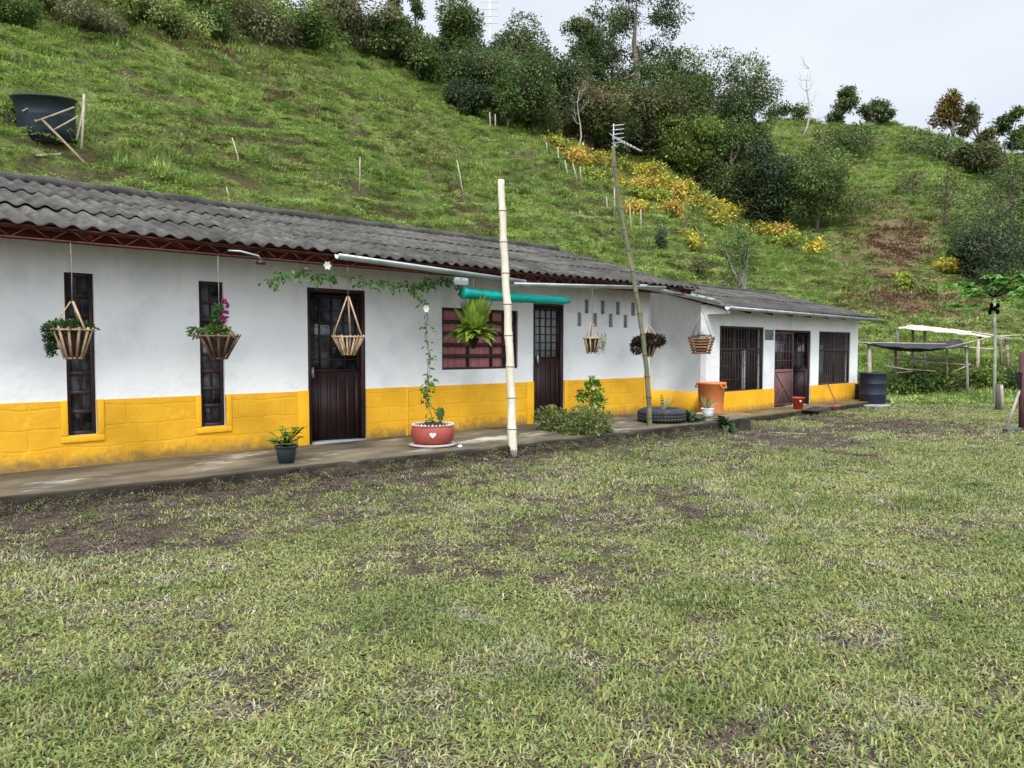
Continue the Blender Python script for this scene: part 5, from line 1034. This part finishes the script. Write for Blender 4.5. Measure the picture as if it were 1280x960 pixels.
# slope posts
mpost = mat('weathered_post', (.40, .36, .28), (.26, .22, .17), scale=5, rough=.9)
mkpost = [(290, 172, 303, 217, 'thin pale stick on the pasture, leftmost of the slope posts right of the tank'), (283, 234, 288, 262, 'pale stake sticking up just behind the roof'), (450, 196, 449, 240, 'thin grey post on the mid slope'), (571, 200, 580, 248, 'leaning pale post on the slope left of the bamboo pole'),
    (697, 184, 699, 215, 'fence post right under the upper left yellow shrubs'), (683, 178, 684, 194, 'short fence post at the upper corner of the yellow band'), (706, 200, 711, 228, 'fence post beside the thin leafless tree'), (716, 204, 722, 230, 'leaning fence post next to the leafless tree'),
    (725, 208, 727, 235, 'fence post below the leafless tree'), (758, 246, 759, 264, 'short pale post left of the aerial pole'), (768, 235, 768, 275, 'tall pale post beside the aerial pole'), (787, 255, 789, 292, 'post just right of the aerial pole'), (801, 262, 801, 292, 'short post on the slope, second right of the aerial pole'),
    (827, 280, 826, 310, 'dark weathered post by the sprouting stump'), (266, 6, 267, 34, 'thin pale trunk-like post among hilltop bushes'), (612, 140, 613, 162, 'pale stake group post under the dark dome tree'), (619, 143, 619, 163, 'pale stake right of the one under the dome tree')]
for x0, y0, x1, y1, lab in mkpost:
    b = hit(x1, y1, 13.0) if y1 > 200 or x1 > 600 else hit(x1, y1, 13.0); tp = CAM+ray(x0, y0)*depth(b); mb = MB(); r = max(.022, depth(b)*.001); mb.tube([b-np.array([0, 0, .2]), b+(tp-b)*.5+Rv*.01, tp], [r, r*.9, r*.8], 6); o = mb.build('fence_post', mpost); tag(o, lab, 'post', 'posts on the hillside')
# ================================================================ WATER TANK
tb = hit(60, 172, 12); tb = CAM+ray(60, 169)*(depth(tb)+.25)
t = thing('water_tank', tb, 'black open water tank braced with poles on the slope above the roof', 'water tank'); sc = depth(tb)/930; r = 35*sc; h = 40*sc; TD = depth(tb)-18.2-r*1.08
mtank = mat('tank_black', (.008, .014, .022), (.016, .024, .034), scale=3, rough=.45); mb = MB()
mb.lathe(tb, [(r*.90, -.3), (r*.90, 0), (r*.92, h*.45), (r*.92, h*.5), (r*.9, h*.55), (r*.97, h*.93), (r*1.03, h*.95), (r*1.03, h), (r*.96, h), (r*.9, h*.7), (.01, h*.6)], 36, cap0=True); 
TL = math.radians(9)
for v in mb.v:
    rel = v-tb; f_ = rel@Fh; z_ = rel[:, 2].copy(); v += Fh*((f_*math.cos(TL)-z_*math.sin(TL)-f_)[:, None]); v[:, 2] = tb[2]+.08+z_*math.cos(TL)+f_*math.sin(TL)
mb.build('body', mtank, t, smooth=False)
def ppole(a, b, dp_, r_, nm, m, root): mb = MB(); p = CAM+ray(*a)*(dp_[0]+TD); q = CAM+ray(*b)*(dp_[1]+TD); mb.tube([p, (p+q)/2+Rv*.01, q], r_, 6); return mb.build(nm, m, root)
for a, b_, dd in [((28, 139), (50, 128), (18.2, 18.4)), ((44, 152), (93, 134), (18.2, 18.3)), ((68, 162), (98, 145), (18.1, 18.4)), ((24, 124), (46, 152), (18.5, 18.3))]: ppole(a, b_, dd, .022, 'brace', mpost, t)
ppole((53, 150), (106, 204), (18.2, 16.9), .03, 'prop', mat('brown_pole', (.25, .18, .1), (.16, .12, .07)), t)
ppole((105, 118), (102, 186), (18.6, 18.4), .034, 'post', mpost, t); ppole((106, 128), (96, 175), (18.6, 18.4), .03, 'prop', mpost, t)
mb = MB(); b = hit(45, 203, 12); e = hit(76, 200, 12); mb.tube([b+np.array([0, 0, .1]), e+np.array([0, 0, .15])], .03, 6); tag(mb.build('fallen_pole', mpost), 'pale pole lying on the grass below the black water tank', 'pole')
# ================================================================ RIGHT SIDE
mnet = mat('black_shade_net', (.018, .018, .022), (.035, .035, .04), scale=6, rough=.95); mcan = mat('cream_plastic', (.72, .68, .55), (.58, .54, .42), scale=2.5, rough=.7, trans=.25)
def sheet(mb, A, B, C_, D_, sag=.1, n=14, th=.01, wave=.02, seed=0):
    A, B, C_, D_ = [np.array(v, float) for v in (A, B, C_, D_)]; V = []
    for i in range(n+1):
        for j in range(n+1):
            u, v = i/n, j/n; p = (A*(1-u)+B*u)*(1-v)+(D_*(1-u)+C_*u)*v; V.append(p-np.array([0, 0, sag*math.sin(math.pi*u)*(.35+.65*math.sin(math.pi*v))+wave*math.sin(i*2.3+j*1.7+seed)]))
    V = np.array(V); k = n+1; F = [(i*k+j, i*k+j+1, (i+1)*k+j+1, (i+1)*k+j) for i in range(n) for j in range(n)]; m = k*k
    F += [(m+i*k+j, m+(i+1)*k+j, m+(i+1)*k+j+1, m+i*k+j+1) for i in range(n) for j in range(n)]
    F += [(i, i+1, m+i+1, m+i) for i in range(n)]+[(n*k+i, m+n*k+i, m+n*k+i+1, n*k+i+1) for i in range(n)]+[(i*k, m+i*k, m+(i+1)*k, (i+1)*k) for i in range(n)]+[(i*k+n, (i+1)*k+n, m+(i+1)*k+n, m+i*k+n) for i in range(n)]
    mb.add(np.concatenate([V, V-np.array([0, 0, th])]), F)
def at(px, py, t): return CAM+ray(px, py)*t
t = thing('net_shelter', at(1140, 505, 24.5), 'low shelter with sagging black shade net right of the annex', 'shelter')
mb = MB(); sheet(mb, at(1073, 428, 23.6), at(1212, 434, 23.6), at(1200, 424, 26.5), at(1078, 425, 26.5), sag=.30, wave=.02); mb.build('shade_net', mnet, t)
for a, b_, d_, r in [((1086, 428), (1086, 502), 23.8, .07), ((1119, 436), (1119, 500), 26, .05), ((1207, 432), (1209, 508), 23.8, .045), ((1183, 434), (1183, 504), 24.5, .025), ((1223, 424), (1219, 500), 26, .06)]:
    p = at(*b_, d_); p[2] = zt1(p[0], p[1])-.1; q = at(*a, d_); q[0], q[1] = q[0]+.02, q[1]; mb = MB(); mb.tube([p, (p+q)/2+Rv*.02, q], [r, r*.92, r*.85], 7); mb.build('post', mpost, t)
for a, b_, d0, d1_ in [((1072, 428), (1182, 430), 23.6, 23.7), ((1182, 435), (1240, 421), 23.6, 24.2), ((1105, 447), (1206, 456), 24.5, 24.5), ((1105, 459), (1170, 464), 24.5, 24.2), ((1120, 466), (1158, 463), 24.4, 24.4), ((1118, 450), (1185, 447), 25.5, 25.5), ((1190, 466), (1213, 455), 24.5, 25), ((1106, 457), (1140, 463), 24, 24)]:
    mb = MB(); mb.tube([at(*a, d0), at(*b_, d1_)], .022, 5); mb.build('rail', mpost, t)
t = thing('canopy_shelter', at(1190, 480, 28), 'frame shelter with pale cream plastic canopy behind the black shade net', 'shelter')
mb = MB(); sheet(mb, at(1122, 410, 27.2), at(1262, 424, 26.5), at(1240, 418, 30), at(1140, 406, 30), sag=-.04, wave=.025, seed=2); mb.build('canopy', mcan, t)
for a, b_, d_, r in [((1122, 410), (1122, 470), 27.3, .05), ((1141, 412), (1140, 480), 28.5, .05), ((1156, 414), (1156, 488), 27.4, .05), ((1258, 425), (1262, 484), 26.6, .055), ((1225, 421), (1221, 480), 27, .05), ((1250, 422), (1252, 480), 29, .05)]:
    p = at(*b_, d_); p[2] = zt1(p[0], p[1])-.1; q = at(*a, d_); mb = MB(); mb.tube([p, (p+q)/2, q], r, 7); mb.build('post', mbark, t)
for a, b_, d0, d1_ in [((1205, 434), (1245, 437), 26.5, 26.5), ((1222, 459), (1262, 462), 27, 27), ((1240, 421), (1275, 419), 26.6, 26.8), ((1215, 415), (1265, 424), 26.4, 26.4)]:
    mb = MB(); mb.tube([at(*a, d0), at(*b_, d1_)], .035, 5); mb.build('rail', mpost, t)
# papaya tree
b = at(1243, 503, 21.0); b[2] = zt1(b[0], b[1]); tp = at(1243, 372, 21.0); t = thing('papaya_tree', b, 'slender papaya tree with pale straight trunk and dark fruit under its leaves', 'tree'); mb = MB(); mb.tube([b-np.array([0, 0, .1]), (b+tp)/2+Rv*.02, tp], [.045, .04, .032], 9); mb.build('trunk', mat('papaya_bark', (.40, .42, .33), (.28, .3, .22), scale=6, rough=.85), t)
g2 = np.random.default_rng(5); pet = MB(); lf = MB()
for k in range(24):
    a = k*2.4; e = g2.uniform(-.15, 1.1); L_ = g2.uniform(.6, 1.25); d = unit(np.array([math.cos(a), math.sin(a), e])); q = tp+d*L_-np.array([0, 0, .12]); pet.tube([tp, tp+d*L_*.55+np.array([0, 0, .04]), q], .009, 5)
    for j in range(9):
        aa = a+(j-4)*.42; dd = np.array([math.cos(aa), math.sin(aa), -.25]); leaves(lf, q[None]-dd[None]*.06, dd[None], np.array([[0, 0, 1.]]), [.50-.03*abs(j-4)], [.24], tints(1, .8, 1.5, .05, g2))
pet.build('leaf_stalk', fb, t); lf.build('foliage', mat('papaya_leaf', (.12, .28, .04), (.08, .2, .03), scale=3, rough=.5, attr=1.0, trans=.35), t)
for k in range(7): a = k*.9; p = tp+np.array([.10*math.cos(a), .10*math.sin(a), -.22-.09*(k % 3)]); mb = MB(); mb.lathe(p, [(.01, -.08), (.04, -.05), (.05, 0), (.035, .05), (.01, .07)], 9, cap0=True); mb.build('fruit', fd, t, smooth=True)
# gatepost group
def post(px, y0, yb, w_px, lab, m, nm='post', lean=0, t=None):
    b = atZ(px, yb, -.12) if t is None else at(px, yb, t); d = depth(b); tp = at(px+lean, y0, d); r = w_px*d/930/2; mb = MB(); mb.tube([b-np.array([0, 0, .1]), (b+tp)/2+Rv*r*.2, tp], [r, r*.95, r*.9], 8); return tag(mb.build(nm, m), lab, 'post')
post(1247, 480, 512, 6, 'short dark stump-like post beside the papaya trunk', mat('dark_post', (.10, .085, .07), (.06, .05, .045), scale=8)); post(1252, 481, 511, 4, 'short pale post next to the dark stump post', mpost)
b = atZ(1279, 536, -.12); dz = depth(b); t = thing('gate_post', b, 'dark reddish gate post cut by the right edge of the photo, grey cloth on top', 'post'); mb = MB(); mb.tube([b-np.array([0, 0, .1]), at(1279, 440, dz)], .075, 8); mb.build('post', mat('red_brown_post', (.10, .04, .035), (.06, .03, .03), scale=5), t)
mb = MB(); c_ = at(1276, 472, dz-.05); sheet(mb, c_+Rv*-.12+np.array([0, 0, .1]), c_+Rv*.15+np.array([0, 0, .1]), c_+Rv*.1+np.array([0, 0, -.2]), c_+Rv*-.05+np.array([0, 0, -.22]), sag=.02, n=6, wave=.015); mb.build('cloth', mnet, t)
mb = MB(); mb.tube([atZ(1258, 536, -.12), at(1276, 484, dz)], [.028, .024], 6); tag(mb.build('leaning_stick', mpost), 'pale stick leaning against the dark gate post', 'stick')
mb = MB(); c_ = atZ(1266, 537, -.12); mb.lathe(c_, [(.2, 0), (.18, .035), (.08, .05), (.01, .05)], 12, cap0=True, wob=.2); tag(mb.build('stone', mat('dark_stone', (.04, .04, .045), (.08, .08, .085))), 'flat dark stone at the foot of the leaning stick', 'stone')
# garden bed plants under the nets
lst = [(1125, 504, 40, 26, fb), (1105, 498, 30, 24, fmid), (1150, 505, 34, 36, fmid), (1175, 507, 34, 30, fb), (1200, 508, 30, 26, folive), (1225, 500, 36, 34, fb), (1240, 512, 22, 34, fb), (1262, 512, 26, 34, fb), (1135, 486, 40, 22, fb), (1190, 488, 44, 24, fb), (1232, 488, 40, 26, fb), (1270, 496, 30, 30, fmid), (1252, 520, 30, 18, folive), (1272, 518, 24, 22, fb)]
od = ['leafy clump at the left front of the bed under the black net', 'low plant beside the big navy drum', 'tall bushy plant in the middle of the bed under the net', 'bright clump right of the tall bushy plant', 'olive clump by the right front net post', 'tall weeds left of the papaya trunk', 'narrow strappy weeds at the foot of the papaya', 'tall weeds right of the short posts', 'weeds behind the left of the bed', 'weeds behind the middle of the bed', 'weeds behind the papaya trunk', 'bush just left of the gate post', 'low brownish tuft in front of the short posts', 'weedy clump beside the leaning stick']
for k, ((px, yb, w_, h_, fm), lab) in enumerate(zip(lst, od)):
    shrub(px, yb, w_*1.15, h_*1.4, lab, fm, seed=400+k, group='plants in the bed under the nets', n=int(w_*h_*2.4), leafm=.0045, t=24.5 if yb > 495 else 27)
stone(at(1139, 505, 24), .16, 'reddish clay lump at the left of the plant bed', mat('clay', (.28, .09, .06), (.2, .07, .05)), name='clay_lump', seed=9, sq=.8)
stone(at(1183, 508, 23.8), .10, 'pale stone at the front edge of the plant bed', mat('pale_stone', (.42, .40, .36), (.28, .26, .23), scale=7), seed=12)
mb = MB(); mb.tube([at(1118, 505, 24.0), at(1180, 508, 23.6)], .10, 8); tag(mb.build('log_edging', mat('mossy_log', (.07, .06, .035), (.10, .1, .05), scale=5)), 'mossy log edging the plant bed under the black net', 'log')
